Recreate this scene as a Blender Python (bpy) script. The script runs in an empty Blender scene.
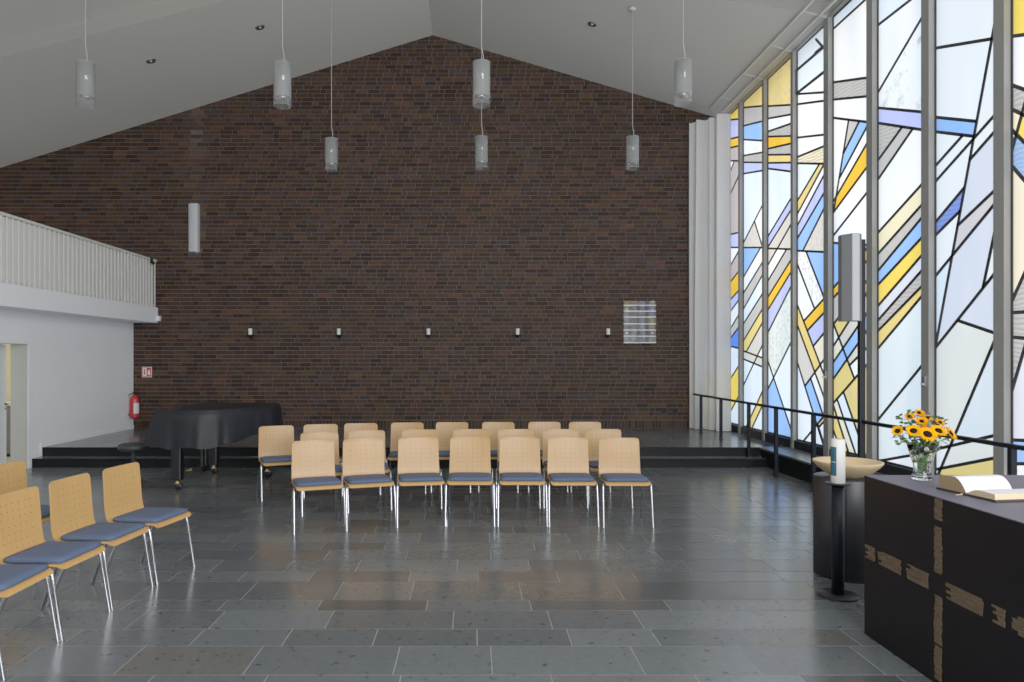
import bpy, math, random
from mathutils import Vector, Matrix
R = math.radians
rnd = random.Random(7)
scene = bpy.context.scene
COL = scene.collection
# ---------------------------------------------------------------- camera numbers (1024x682)
F, VX, VY, H = 715.0, 473.0, 358.0, 1.65
def on_depth(px, py, d):            # point seen at a pixel, d metres from the camera plane
    return Vector(((px - VX) * d / F, d, H - (py - VY) * d / F))
DW = 14.0            # end wall
XL = -6.65           # white side wall
XG, XM = 4.93, 4.86  # glass plane, inner mullion face
ST = 0.274           # stage height
# ---------------------------------------------------------------- mesh helper
class MB:
    def __init__(s): s.v = []; s.f = []; s.m = []; s.sm = []; s.c = []; s.uv = []
    def add(s, vs, fs, mat=0, smooth=False, col=None, uvs=None):
        b = len(s.v); s.v += [tuple(p) for p in vs]
        for k, f in enumerate(fs):
            s.f.append(tuple(i + b for i in f)); s.m.append(mat); s.sm.append(smooth); s.c.append(col)
            s.uv.append(None if uvs is None else [uvs[i] for i in f])
        return s
    def box(s, c, d, mat=0, rot=None, col=None):
        x, y, z = d[0] / 2, d[1] / 2, d[2] / 2
        vs = [Vector((i * x, j * y, k * z)) for i in (-1, 1) for j in (-1, 1) for k in (-1, 1)]
        if rot is not None: vs = [rot @ p for p in vs]
        vs = [p + Vector(c) for p in vs]
        return s.add(vs, [(0, 1, 3, 2), (4, 6, 7, 5), (0, 4, 5, 1), (2, 3, 7, 6), (0, 2, 6, 4), (1, 5, 7, 3)], mat, col=col)
    def span(s, a, b, mat=0, col=None):
        return s.box([(a[i] + b[i]) / 2 for i in range(3)], [abs(b[i] - a[i]) for i in range(3)], mat, col=col)
    def tube(s, pts, r, n=10, mat=0, caps=True, smooth=True):
        pts = [Vector(p) for p in pts]; rs = r if isinstance(r, (list, tuple)) else [r] * len(pts)
        vs = []; up = None
        for i, p in enumerate(pts):
            t = (pts[min(i + 1, len(pts) - 1)] - pts[max(i - 1, 0)]).normalized()
            if up is None:
                up = Vector((0, 0, 1)) if abs(t.z) < .9 else Vector((1, 0, 0))
            a = (up - t * up.dot(t)).normalized(); b = t.cross(a); up = a
            for k in range(n):
                an = 2 * math.pi * k / n
                vs.append(p + (a * math.cos(an) + b * math.sin(an)) * rs[i])
        fs = []
        for i in range(len(pts) - 1):
            for k in range(n):
                fs.append((i * n + k, i * n + (k + 1) % n, (i + 1) * n + (k + 1) % n, (i + 1) * n + k))
        s.add(vs, fs, mat, smooth)
        if caps:
            s.add(vs[:n], [tuple(reversed(range(n)))], mat); s.add(vs[-n:], [tuple(range(n))], mat)
        return s
    def lathe(s, prof, n=24, c=(0, 0, 0), mat=0, smooth=True, rot=None):
        vs = []; c = Vector(c)
        for (r, z) in prof:
            for k in range(n):
                a = 2 * math.pi * k / n
                p = Vector((r * math.cos(a), r * math.sin(a), z))
                if rot is not None: p = rot @ p
                vs.append(p + c)
        fs = []
        for i in range(len(prof) - 1):
            for k in range(n):
                fs.append((i * n + k, i * n + (k + 1) % n, (i + 1) * n + (k + 1) % n, (i + 1) * n + k))
        return s.add(vs, fs, mat, smooth)
    def prism(s, poly, z0, z1, mat=0):
        n = len(poly)
        vs = [(x, y, z0) for x, y in poly] + [(x, y, z1) for x, y in poly]
        fs = [tuple(reversed(range(n))), tuple(range(n, 2 * n))] + [(i, (i + 1) % n, n + (i + 1) % n, n + i) for i in range(n)]
        return s.add(vs, fs, mat)
    def build(s, name, mats, parent=None, bevel=0, seg=2, sub=0):
        me = bpy.data.meshes.new(name)
        me.from_pydata(s.v, [], s.f)
        for m in (mats if isinstance(mats, (list, tuple)) else [mats]): me.materials.append(m)
        me.polygons.foreach_set('material_index', s.m)
        me.polygons.foreach_set('use_smooth', s.sm)
        if any(c is not None for c in s.c):
            at = me.attributes.new('tint', 'FLOAT_COLOR', 'CORNER'); buf = []
            for f, c in zip(s.f, s.c): buf += list(c if c is not None else (1, 1, 1, 0)) * len(f)
            at.data.foreach_set('color', buf)
        if any(u is not None for u in s.uv):
            l = me.uv_layers.new(name='UVMap'); buf = []
            for f, u in zip(s.f, s.uv):
                for i in range(len(f)): buf += list(u[i]) if u else [0, 0]
            l.data.foreach_set('uv', buf)
        me.update()
        o = bpy.data.objects.new(name, me); COL.objects.link(o)
        if parent: o.parent = parent
        if bevel:
            b = o.modifiers.new('edge', 'BEVEL'); b.width = bevel; b.segments = seg; b.limit_method = 'ANGLE'
        if sub:
            b = o.modifiers.new('smooth', 'SUBSURF'); b.levels = sub; b.render_levels = sub
        return o
def tag(o, label=None, cat=None, group=None, kind=None):
    if label: o['label'] = label
    if cat: o['category'] = cat
    if group: o['group'] = group
    if kind: o['kind'] = kind
    return o
def empty(name, loc=(0, 0, 0), rz=0, label=None, cat=None, group=None):
    o = bpy.data.objects.new(name, None); COL.objects.link(o)
    o.location = loc; o.rotation_euler = (0, 0, rz); o.empty_display_size = .1
    return tag(o, label, cat, group)
def struct(o): o['kind'] = 'structure'; return o
def kids(o): return [c for c in bpy.data.objects if c.parent == o]
def copy_tree(o, parent=None):
    c = o.copy(); COL.objects.link(c); c.parent = parent
    for ch in kids(o): copy_tree(ch, c)
    return c
# ---------------------------------------------------------------- materials
def new_mat(name):
    m = bpy.data.materials.new(name); m.use_nodes = True
    nt = m.node_tree; return m, nt, nt.nodes['Principled BSDF']
def node(nt, t, **kw):
    n = nt.nodes.new(t)
    for k, v in kw.items():
        if k in n.inputs: n.inputs[k].default_value = v
        else: setattr(n, k, v)
    return n
def mix_rgb(nt, a, b, fac, mode='MIX'):
    n = nt.nodes.new('ShaderNodeMix'); n.data_type = 'RGBA'; n.blend_type = mode
    for sock, val in ((n.inputs[0], fac), (n.inputs[6], a), (n.inputs[7], b)):
        if hasattr(val, 'default_value') or hasattr(val, 'is_linked'): nt.links.new(val, sock)
        else: sock.default_value = val if not isinstance(val, tuple) else (*val, 1)[:4]
    return n.outputs[2]
def math_n(nt, op, a, b=0.0, c=None):
    n = nt.nodes.new('ShaderNodeMath'); n.operation = op
    for i, v in enumerate((a, b, c)):
        if v is None: continue
        if hasattr(v, 'is_linked'): nt.links.new(v, n.inputs[i])
        else: n.inputs[i].default_value = v
    return n.outputs[0]
def plain(name, col, rough=.5, metal=0.0, var=.12, scale=8, bump=0.0, spec=.5, stretch=None):
    m, nt, p = new_mat(name)
    tc = node(nt, 'ShaderNodeTexCoord'); src = tc.outputs['Object']
    if stretch:
        mp = node(nt, 'ShaderNodeMapping'); mp.inputs['Scale'].default_value = stretch
        nt.links.new(src, mp.inputs[0]); src = mp.outputs[0]
    nz = node(nt, 'ShaderNodeTexNoise', Scale=scale, Detail=4.0)
    nt.links.new(src, nz.inputs['Vector'])
    c = mix_rgb(nt, tuple(x * (1 - var) for x in col), tuple(min(1, x * (1 + var)) for x in col), nz.outputs['Fac'])
    nt.links.new(c, p.inputs['Base Color'])
    p.inputs['Roughness'].default_value = rough; p.inputs['Metallic'].default_value = metal
    p.inputs['Specular IOR Level'].default_value = spec
    if bump:
        b = node(nt, 'ShaderNodeBump', Strength=bump, Distance=.01)
        nt.links.new(nz.outputs['Fac'], b.inputs['Height']); nt.links.new(b.outputs[0], p.inputs['Normal'])
    return m
M = {}
M['white'] = plain('white_paint', (.88, .90, .93), .7, var=.02, scale=1.5)
M['ceil'] = plain('ceiling_paint', (.58, .565, .51), .85, var=.02, scale=.7)
M['ceil2'] = plain('ceiling_paint_near', (.56, .55, .50), .85, var=.02, scale=.7)
M['rail_white'] = plain('railing_paint', (.66, .655, .62), .5, var=.02)
M['panel'] = plain('balcony_panel', (.70, .69, .65), .6, var=.02)
M['mullion'] = plain('mullion_paint', (.27, .268, .25), .45, var=.04)
M['lead'] = plain('lead', (.02, .019, .024), .5, var=.2)
M['black'] = plain('black_metal', (.010, .011, .014), .42, var=.2, spec=.2)
M['rail'] = plain('rail_steel', (.006, .0075, .012), .4, var=.1, spec=.2)
M['chrome'] = plain('chrome', (.50, .50, .53), .16, 1.0, var=.03)
M['steel'] = plain('steel', (.55, .55, .56), .3, 1.0, var=.05)
M['brass'] = plain('brass', (.75, .5, .18), .28, 1.0, var=.05)
M['pad'] = plain('seat_fabric', (.055, .085, .165), .85, var=.22, scale=160, bump=.25)
M['step'] = plain('step_stone', (.0065, .007, .0075), .5, var=.35, scale=9, spec=.12)
M['stone'] = plain('ledge_stone', (.10, .105, .108), .28, var=.3, scale=7)
M['altar'] = plain('altar_dark', (.0055, .0048, .006), .36, var=.2, scale=5, spec=.16)
M['altar_top'] = plain('altar_top', (.085, .077, .115), .55, var=.1, scale=30)
M['inlay'] = plain('inlay_brick', (.11, .068, .033), .8, var=.7, scale=22, bump=.8, stretch=(1, 1, 5))
M['cover'] = plain('piano_cloth', (.0032, .0038, .0065), .50, var=.25, scale=5, bump=.15, spec=.25)
M['lacquer'] = plain('piano_lacquer', (.005, .005, .006), .3, var=.1, spec=.25)
M['wax'] = plain('wax', (.85, .84, .80), .5, var=.03)
M['teal'] = plain('candle_emblem', (.010, .085, .15), .5, var=.5, scale=25)
M['emblem_green'] = plain('candle_emblem_edge', (.09, .16, .05), .5, var=.3, scale=30)
M['bowl'] = plain('pale_wood_bowl', (.68, .48, .25), .45, var=.1, scale=9, stretch=(1, 1, 6))
M['drum'] = plain('font_metal', (.012, .0115, .016), .42, .0, var=.25, scale=4)
M['red'] = plain('signal_red', (.55, .015, .02), .3, var=.05)
M['sign_white'] = plain('sign_white', (.8, .8, .8), .5, var=.02)
M['paper'] = plain('book_paper', (.74, .73, .74), .7, var=.04, scale=40)
M['gilt'] = plain('page_edges', (.30, .20, .095), .55, var=.3, scale=60, stretch=(1, 1, 14))
M['gilt2'] = plain('page_edges_pale', (.62, .47, .28), .55, var=.25, scale=60, stretch=(1, 1, 14))
M['leather'] = plain('book_leather', (.018, .014, .017), .5, var=.2, scale=50, bump=.2)
M['petal'] = plain('petal', (.74, .29, .0), .8, var=.25, scale=50, spec=.08)
M['petal2'] = plain('petal_small', (.70, .22, .0), .8, var=.3, scale=50, spec=.08)
M['disc'] = plain('flower_disc', (.010, .005, .003), .9, var=.5, scale=200, bump=.6, spec=.05)
M['leaf'] = plain('leaf', (.030, .072, .013), .6, var=.35, scale=40)
M['stem'] = plain('stem', (.14, .26, .05), .5, var=.25, scale=40)
M['cream'] = plain('cream_wall', (.75, .66, .42), .8, var=.03)
M['jamb'] = plain('door_jamb', (.47, .47, .41), .6, var=.03)
M['speaker'] = plain('speaker_grille', (.52, .535, .55), .45, var=.04, scale=120)
M['speaker_side'] = plain('speaker_side', (.16, .165, .175), .45, var=.05)
M['grey_goods'] = plain('cabinet_grey', (.16, .16, .17), .6, var=.3, scale=6)
M['black_cloth'] = plain('black_upholstery', (.010, .010, .012), .6, var=.2, scale=60)
M['cord'] = plain('clear_cord', (.42, .42, .40), .4, var=.05)

def fabric(name, col):
    m, nt, p = new_mat(name)
    nt.nodes.remove(p); out = nt.nodes['Material Output']
    d = node(nt, 'ShaderNodeBsdfDiffuse', Color=(*col, 1)); t = node(nt, 'ShaderNodeBsdfTranslucent', Color=(*col, 1))
    mx = node(nt, 'ShaderNodeMixShader', Fac=.22)
    nt.links.new(d.outputs[0], mx.inputs[1]); nt.links.new(t.outputs[0], mx.inputs[2]); nt.links.new(mx.outputs[0], out.inputs[0])
    return m
M['curtain'] = fabric('curtain_cloth', (.86, .86, .85))

def wood():
    m, nt, p = new_mat('beech_ply')
    tc = node(nt, 'ShaderNodeTexCoord'); mp = node(nt, 'ShaderNodeMapping'); mp.inputs['Scale'].default_value = (30, 3, 3)
    nt.links.new(tc.outputs['Object'], mp.inputs[0])
    nz = node(nt, 'ShaderNodeTexNoise', Scale=1.6, Detail=5.0); nt.links.new(mp.outputs[0], nz.inputs['Vector'])
    c = mix_rgb(nt, (.44, .215, .052), (.57, .315, .10), nz.outputs['Fac'])
    p.inputs['Roughness'].default_value = .38
    nt.links.new(c, p.inputs['Base Color'])
    # perforated variant
    m2 = m.copy(); m2.name = 'beech_ply_perforated'
    nt = m2.node_tree; p = nt.nodes['Principled BSDF']; c = p.inputs['Base Color'].links[0].from_socket
    uv = node(nt, 'ShaderNodeUVMap'); sx = node(nt, 'ShaderNodeSeparateXYZ'); nt.links.new(uv.outputs[0], sx.inputs[0])
    def cell(s, n):
        f = math_n(nt, 'FRACT', math_n(nt, 'MULTIPLY', s, n)); return math_n(nt, 'SUBTRACT', f, .5)
    # u in metres across, v in metres up; spacing 52 x 46 mm
    du = math_n(nt, 'MULTIPLY', cell(sx.outputs[0], 1 / .052), .052); dv = math_n(nt, 'MULTIPLY', cell(sx.outputs[1], 1 / .046), .046)
    dist = math_n(nt, 'SQRT', math_n(nt, 'ADD', math_n(nt, 'MULTIPLY', du, du), math_n(nt, 'MULTIPLY', dv, dv)))
    hole = math_n(nt, 'LESS_THAN', dist, .0042)
    au = math_n(nt, 'LESS_THAN', math_n(nt, 'ABSOLUTE', math_n(nt, 'SUBTRACT', sx.outputs[0], 1.04)), .156)
    av = math_n(nt, 'LESS_THAN', math_n(nt, 'ABSOLUTE', math_n(nt, 'SUBTRACT', sx.outputs[1], .207)), .161)
    hole = math_n(nt, 'MULTIPLY', hole, math_n(nt, 'MULTIPLY', au, av))
    nt.links.new(mix_rgb(nt, c, (.13, .07, .03), hole), p.inputs['Base Color'])
    return m, m2
M['wood'], M['wood_holes'] = wood()

def tinted(name, rough, spec=.5, nscale=6.0, var=.3, bump=.0, rough_var=0.0):
    """colour from the per-tile attribute, mottled by noise"""
    m, nt, p = new_mat(name)
    at = node(nt, 'ShaderNodeAttribute', attribute_name='tint')
    g = node(nt, 'ShaderNodeNewGeometry')
    nz = node(nt, 'ShaderNodeTexNoise', Scale=nscale, Detail=6.0, Roughness=.65); nt.links.new(g.outputs['Position'], nz.inputs['Vector'])
    dark = mix_rgb(nt, at.outputs['Color'], (1 - var, 1 - var, 1 - var), 1.0, 'MULTIPLY')
    light = mix_rgb(nt, at.outputs['Color'], (1 + var, 1 + var, 1 + var), 1.0, 'MULTIPLY')
    c = mix_rgb(nt, dark, light, nz.outputs['Fac'])
    if name == 'floor_slate':          # pits and veins of the slabs
        pit = node(nt, 'ShaderNodeTexNoise', Scale=17.0, Detail=3.0, Roughness=.6); nt.links.new(g.outputs['Position'], pit.inputs['Vector'])
        mr = node(nt, 'ShaderNodeMapRange'); mr.inputs['From Min'].default_value = .60; mr.inputs['From Max'].default_value = .70; nt.links.new(pit.outputs['Fac'], mr.inputs['Value'])
        c = mix_rgb(nt, c, (.022, .024, .026), math_n(nt, 'MULTIPLY', mr.outputs[0], .8))
    nt.links.new(c, p.inputs['Base Color'])
    p.inputs['Specular IOR Level'].default_value = spec
    if rough_var:
        nz2 = node(nt, 'ShaderNodeTexNoise', Scale=2.2, Detail=5.0); nt.links.new(g.outputs['Position'], nz2.inputs['Vector'])
        nt.links.new(math_n(nt, 'MULTIPLY_ADD', nz2.outputs['Fac'], rough_var, rough - rough_var / 2), p.inputs['Roughness'])
    else: p.inputs['Roughness'].default_value = rough
    if bump:
        b = node(nt, 'ShaderNodeBump', Strength=bump, Distance=.004)
        nt.links.new(nz.outputs['Fac'], b.inputs['Height']); nt.links.new(b.outputs[0], p.inputs['Normal'])
    return m
M['tile'] = tinted('floor_slate', .22, .55, 24.0, .42, 0, .10)
M['brick'] = tinted('clinker_brick', .65, .15, 14.0, .4, .35)
M['mortar'] = plain('mortar', (.118, .096, .082), .9, var=.25, scale=3)

def stained():
    m, nt, p = new_mat('stained_glass'); nt.nodes.remove(p); out = nt.nodes['Material Output']
    at = node(nt, 'ShaderNodeAttribute', attribute_name='tint'); g = node(nt, 'ShaderNodeNewGeometry')
    big = node(nt, 'ShaderNodeTexNoise', Scale=.9, Detail=2.0); fine = node(nt, 'ShaderNodeTexNoise', Scale=14.0, Detail=4.0)
    mp = node(nt, 'ShaderNodeMapping'); mp.inputs['Scale'].default_value = (1, 1.0, .22)
    nt.links.new(g.outputs['Position'], mp.inputs[0]); nt.links.new(mp.outputs[0], big.inputs['Vector']); nt.links.new(g.outputs['Position'], fine.inputs['Vector'])
    rmp = node(nt, 'ShaderNodeMapping'); rmp.inputs['Rotation'].default_value = (R(-4), 0, 0); nt.links.new(g.outputs['Position'], rmp.inputs[0])
    wv = node(nt, 'ShaderNodeTexWave', Scale=7.0, Distortion=4.5); wv.bands_direction = 'Z'; wv.inputs['Detail'].default_value = 2.0
    nt.links.new(rmp.outputs[0], wv.inputs['Vector'])
    c0 = mix_rgb(nt, at.outputs['Color'], (.70, .78, .86), 1.0, 'MULTIPLY')
    br = node(nt, 'ShaderNodeMapRange'); br.inputs['From Min'].default_value = .38; br.inputs['From Max'].default_value = .6
    nt.links.new(big.outputs['Fac'], br.inputs['Value'])
    c1 = mix_rgb(nt, c0, at.outputs['Color'], br.outputs[0])
    # alpha of the tint: 1 ribbed, .5 seedy
    rib = math_n(nt, 'MULTIPLY', math_n(nt, 'GREATER_THAN', at.outputs['Alpha'], .8), math_n(nt, 'MULTIPLY', wv.outputs['Fac'], .6))
    c2 = mix_rgb(nt, c1, (.22, .21, .20), rib)
    seed = math_n(nt, 'MULTIPLY', math_n(nt, 'MULTIPLY', math_n(nt, 'GREATER_THAN', at.outputs['Alpha'], .3), math_n(nt, 'LESS_THAN', at.outputs['Alpha'], .8)),
                  math_n(nt, 'MULTIPLY', math_n(nt, 'GREATER_THAN', fine.outputs['Fac'], .56), .45))
    c3 = mix_rgb(nt, c2, (.35, .35, .36), seed)
    fol = node(nt, 'ShaderNodeTexNoise', Scale=4.5, Detail=8.0, Roughness=.75); nt.links.new(g.outputs['Position'], fol.inputs['Vector'])
    isf = math_n(nt, 'MULTIPLY', math_n(nt, 'GREATER_THAN', at.outputs['Alpha'], .1), math_n(nt, 'LESS_THAN', at.outputs['Alpha'], .3))
    fm = node(nt, 'ShaderNodeMapRange'); fm.inputs['From Min'].default_value = .53; fm.inputs['From Max'].default_value = .68; nt.links.new(fol.outputs['Fac'], fm.inputs['Value'])
    c3 = mix_rgb(nt, c3, (.20, .25, .25), math_n(nt, 'MULTIPLY', isf, math_n(nt, 'MULTIPLY', fm.outputs[0], .75)))
    t = node(nt, 'ShaderNodeBsdfTranslucent'); nt.links.new(c3, t.inputs['Color'])
    gl = node(nt, 'ShaderNodeBsdfGlossy', Roughness=.15); gl.inputs['Color'].default_value = (.9, .9, .9, 1)
    mx = node(nt, 'ShaderNodeMixShader', Fac=.05)
    nt.links.new(t.outputs[0], mx.inputs[1]); nt.links.new(gl.outputs[0], mx.inputs[2]); nt.links.new(mx.outputs[0], out.inputs[0])
    return m
M['glass_art'] = stained()
def clear_glass(name, col=(1, 1, 1), rough=0.0, ior=1.45):
    m, nt, p = new_mat(name)
    p.inputs['Base Color'].default_value = (*col, 1); p.inputs['Transmission Weight'].default_value = 1; p.inputs['Roughness'].default_value = rough; p.inputs['IOR'].default_value = ior
    return m
M['vase'] = clear_glass('vase_glass', (.97, .99, .98))
M['water'] = clear_glass('water', (.95, .98, .95), ior=1.33)
def thin_glass(name, tr, opac, col, gloss):
    m, nt, p = new_mat(name); nt.nodes.remove(p); out = nt.nodes['Material Output']
    t = node(nt, 'ShaderNodeBsdfTransparent', Color=(*tr, 1)); d = node(nt, 'ShaderNodeBsdfDiffuse', Color=(*col, 1)); g = node(nt, 'ShaderNodeBsdfGlossy', Roughness=.06)
    tl = node(nt, 'ShaderNodeBsdfTranslucent', Color=(*col, 1)); dm = node(nt, 'ShaderNodeMixShader', Fac=.5)
    nt.links.new(d.outputs[0], dm.inputs[1]); nt.links.new(tl.outputs[0], dm.inputs[2])
    a = node(nt, 'ShaderNodeMixShader', Fac=opac); nt.links.new(t.outputs[0], a.inputs[1]); nt.links.new(dm.outputs[0], a.inputs[2])
    b = node(nt, 'ShaderNodeMixShader', Fac=gloss); nt.links.new(a.outputs[0], b.inputs[1]); nt.links.new(g.outputs[0], b.inputs[2])
    nt.links.new(b.outputs[0], out.inputs[0]); return m
M['shade_clear'] = thin_glass('lamp_glass_clear', (.93, .94, .94), .06, (.8, .8, .8), .10)
M['shade_frost'] = thin_glass('lamp_glass_frosted', (.9, .9, .9), .48, (.74, .74, .73), .05)
M['picture'] = thin_glass('picture_glass', (.75, .73, .76), .0, (.3, .3, .3), .15)

# ================================================================ ROOM
def quad(name, pts, mat):
    return struct(MB().add(pts, [tuple(range(len(pts)))]).build(name, mat))
AX, AZ = -.789, 7.975
def roof_z(x): return AZ + .307 * (x - AX) if x < AX else AZ - .291 * (x - AX)
XB, YB = -10.2, -3.0            # gallery back, wall behind the camera
# floor: slabs in courses of varying width
mb = MB()
widths = [.374, .257, .319, .203, .403, .248, .314]
y = 3.722
while y > YB: y -= rnd.choice((.37, .26, .32, .2, .4))
rows = []
start = 3.722; yy = start; i = 0
seq = []
yy = start
for w in [.374, .257, .319, .203, .403, .248, .314, .3]: seq.append((yy, w)); yy += w
while yy < 11.2:
    w = rnd.choice((.25, .3, .4, .2, .35)); seq.append((yy, w)); yy += w
yy = start
while yy > YB:
    w = rnd.choice((.25, .3, .4, .2, .35)); yy -= w; seq.append((yy, w))
def slab_rows(mb, seq, x0, x1, ymax, z):
    g = .0035
    for (ya, w) in seq:
        yb = min(ya + w, ymax)
        if ya >= ymax: continue
        x = x0 - rnd.random() * .7
        while x < x1:
            L = rnd.uniform(.5, .8) if w > .22 else rnd.uniform(.55, .95)
            a, b = max(x, x0) + g, min(x + L, x1) - g
            if b > a + .01:
                v = rnd.uniform(.75, 1.25); k = rnd.random()
                base = (.090, .102, .109) if k < .72 else ((.098, .098, .093) if k < .9 else (.066, .070, .072))
                mb.add([(a, ya + g, z), (b, ya + g, z), (b, yb - g, z), (a, yb - g, z)], [(0, 1, 2, 3)], 0, col=tuple(c * v for c in base) + (0,))
            x += L
Y0, Y1 = 10.77, 11.03
slab_rows(mb, seq, XL, XG + .05, Y0 + .02, 0)
mb.add([(XL, YB, -.002), (XG + .1, YB, -.002), (XG + .1, Y0 + .1, -.002), (XL, Y0 + .1, -.002)], [(0, 1, 2, 3)], 1)
M['grout'] = plain('floor_grout', (.27, .27, .255), .7, var=.15, scale=3)
struct(mb.build('floor', [M['tile'], M['grout']]))
# stage with two steps
XLEDGE = 4.42
struct(MB().span((XL, Y0, 0), (XLEDGE, Y1 + .02, ST / 2 - .03)).span((XL, Y0 - .012, ST / 2 - .03), (XLEDGE, Y1 + .02, ST / 2 - .001)).build('stage_step', M['step'], bevel=.004))
mb = MB(); mb.span((XL, Y1, ST / 2), (XG + .1, DW + .05, ST - .03), 1).span((XL, Y1 - .012, ST - .03), (XG + .1, DW + .05, ST - .004), 1)
seq2 = []; yy = Y1
while yy < DW:
    w = rnd.choice((.3, .4, .25)); seq2.append((yy, w)); yy += w
slab_rows(mb, seq2, XL, XG + .05, DW + .03, ST)
mb.add([(XL, Y0 - .008, ST / 2), (XLEDGE, Y0 - .008, ST / 2), (XLEDGE, Y1, ST / 2), (XL, Y1, ST / 2)], [(0, 1, 2, 3)], 0, col=(.10, .108, .112, 0))
struct(mb.build('stage_platform', [M['tile'], M['step']]))
# end wall of clinker brick
mb = MB(); ch = .0799; j = .011
zt = lambda x: roof_z(x) + .25
mb.add([(XB, DW + .012, 0), (XG + .1, DW + .012, 0), (XG + .1, DW + .012, zt(XG)), (AX, DW + .012, AZ + .25), (XB, DW + .012, zt(XB))], [(0, 1, 2, 3, 4)], 1)
def brick_col():
    k = rnd.random(); v = rnd.uniform(.5, 1.4) * .80
    b = (.047, .022, .014) if k < .5 else (.056, .029, .013) if k < .72 else (.040, .026, .024) if k < .92 else (.070, .028, .016)
    return tuple(c * v for c in b) + (0,)
x = XB
while x < XG + .05:                                # soldier course at the foot
    mb.box((x + .033, DW + .006, ST + .08), (.058, .012, .15), 0, col=brick_col()); x += .0665
z = ST + .165
row = 0
while z < AZ + .1:
    x = XB - rnd.random() * .35; k = rnd.randrange(3)
    while x < XG + .05:
        L = .234 if k % 3 else .112
        if rnd.random() < .06: k += 1
        if z < roof_z(x + L / 2) + .15:
            c = brick_col()
            w = math.exp(-((x + L / 2 + 5.42) / .13) ** 2) if z > 3.3 else 0  # lime bloom around a vertical streak
            if w > .2:
                q = 1 + 1.2 * w * rnd.random(); c = tuple(a * q + .010 * w for a in c[:3]) + (0,)
            off = rnd.uniform(-.0015, .0015)
            y0, y1, xa, xb, za, zb = DW + off, DW + .012, x + j / 2, x + L - j / 2, z + j / 2, z + ch - j / 2
            mb.add([(xa, y0, za), (xb, y0, za), (xb, y0, zb), (xa, y0, zb), (xa, y1, za), (xb, y1, za), (xb, y1, zb), (xa, y1, zb)],
                   [(0, 1, 2, 3), (0, 4, 5, 1), (3, 2, 6, 7), (0, 3, 7, 4), (1, 5, 6, 2)], 0, col=c)
        x += L; k += 1
    z += ch; row += 1
struct(mb.build('wall_back', [M['brick'], M['mortar']]))
# ceiling: far part lower, near part a step higher
def lf(x): return 11.13 + .0976 * (x - AX)
def rf(x): return 11.13 - .238 * (x - AX)
UP = .2
XE = XG + .35
def P3(x, y, dz=0): return (x, y, roof_z(x) + dz)
mb = MB()
mb.add([P3(XB, DW + .1), P3(AX, DW + .1), P3(AX, lf(AX)), P3(XB, lf(XB))], [(0, 1, 2, 3)])
mb.add([P3(AX, DW + .1), P3(XE, DW + .1), P3(XE, rf(XE)), P3(AX, rf(AX))], [(0, 1, 2, 3)])
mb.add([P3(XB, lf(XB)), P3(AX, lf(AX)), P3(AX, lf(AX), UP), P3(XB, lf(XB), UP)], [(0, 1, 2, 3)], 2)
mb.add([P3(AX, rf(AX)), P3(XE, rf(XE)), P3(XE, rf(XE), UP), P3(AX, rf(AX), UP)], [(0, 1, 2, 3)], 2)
mb.add([P3(XB, lf(XB), UP), P3(AX, lf(AX), UP), P3(AX, YB, UP), P3(XB, YB, UP)], [(0, 1, 2, 3)], 1)
mb.add([P3(AX, rf(AX), UP), P3(XE, rf(XE), UP), P3(XE, YB, UP), P3(AX, YB, UP)], [(0, 1, 2, 3)], 1)
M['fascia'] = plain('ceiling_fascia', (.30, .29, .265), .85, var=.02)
struct(mb.build('ceiling', [M['ceil'], M['ceil2'], M['fascia']]))
struct(MB().add([(XB, YB, -.1), (XE, YB, -.1), (XE, YB, 9), (XB, YB, 9)], [(0, 1, 2, 3)]).build('wall_front', M['white']))
struct(MB().add([(XB, YB, 2.3), (XB, DW, 2.3), (XB, DW, 9), (XB, YB, 9)], [(0, 1, 2, 3)]).build('wall_gallery', M['white']))
# white side wall with door opening
DZ, DN, DF, WT = 1.86, 9.78, 10.68, .256
ZS = 2.337
mb = MB().span((XL - WT, YB, 0), (XL, DN, ZS)).span((XL - WT, DF, 0), (XL, DW, ZS)).span((XL - WT, DN, DZ), (XL, DF, ZS))
struct(mb.build('wall_left', M['white']))
struct(MB().span((XB, YB, ZS), (-6.17, DW, 2.635)).build('balcony_slab', M['white']))
d = struct(MB().span((XL - WT, DF - .004, 0), (XL + .002, DF, DZ)).span((XL - WT, DN, DZ - .004), (XL, DF, DZ)).build('trim_1', M['jamb']))
struct(MB().span((XL, DF - .005, 0), (XL + .014, DF + .06, DZ + .06)).span((XL, DN, DZ), (XL + .014, DF - .005, DZ + .06)).span((XL, DN - .06, 0), (XL + .014, DN, DZ + .06)).build('trim_2', M['white']))
# baseboard climbing the steps
mb = MB(); bh, bt = .065, .012
mb.span((XL, Y1, ST), (XL + bt, DW - .002, ST + bh)).span((XL, Y1 - .05, ST / 2 + bh), (XL + bt, Y1 - .013, ST + bh)).span((XL, Y1 - .013, ST), (XL + bt, Y1, ST + bh))
mb.span((XL, Y0 - .04, bh), (XL + bt, Y0 - .012, ST / 2 + bh)).span((XL, Y0 - .012, ST / 2), (XL + bt, Y1 - .013, ST / 2 + bh)).span((XL, DF + .06, 0), (XL + bt, Y0 - .012, bh))
mb.span((XL, YB, 0), (XL + bt, DN - .06, bh))
struct(mb.build('baseboard_left', M['white']))
# door leaf, ajar
dr = struct(empty('door_1', (XL - .03, DN + .01, 0), R(17)))
MB().span((-.04, 0, .005), (0, .88, DZ - .01)).build('door_leaf', M['white'], dr, bevel=.003)
h = MB().tube([(.0, .82, .97), (.05, .82, .97), (.055, .8, .97), (.055, .70, .97)], .009).box((.004, .82, .97), (.006, .035, .035)).box((.004, .82, .90), (.006, .03, .03)).build('door_handle', M['black'], dr)
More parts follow.
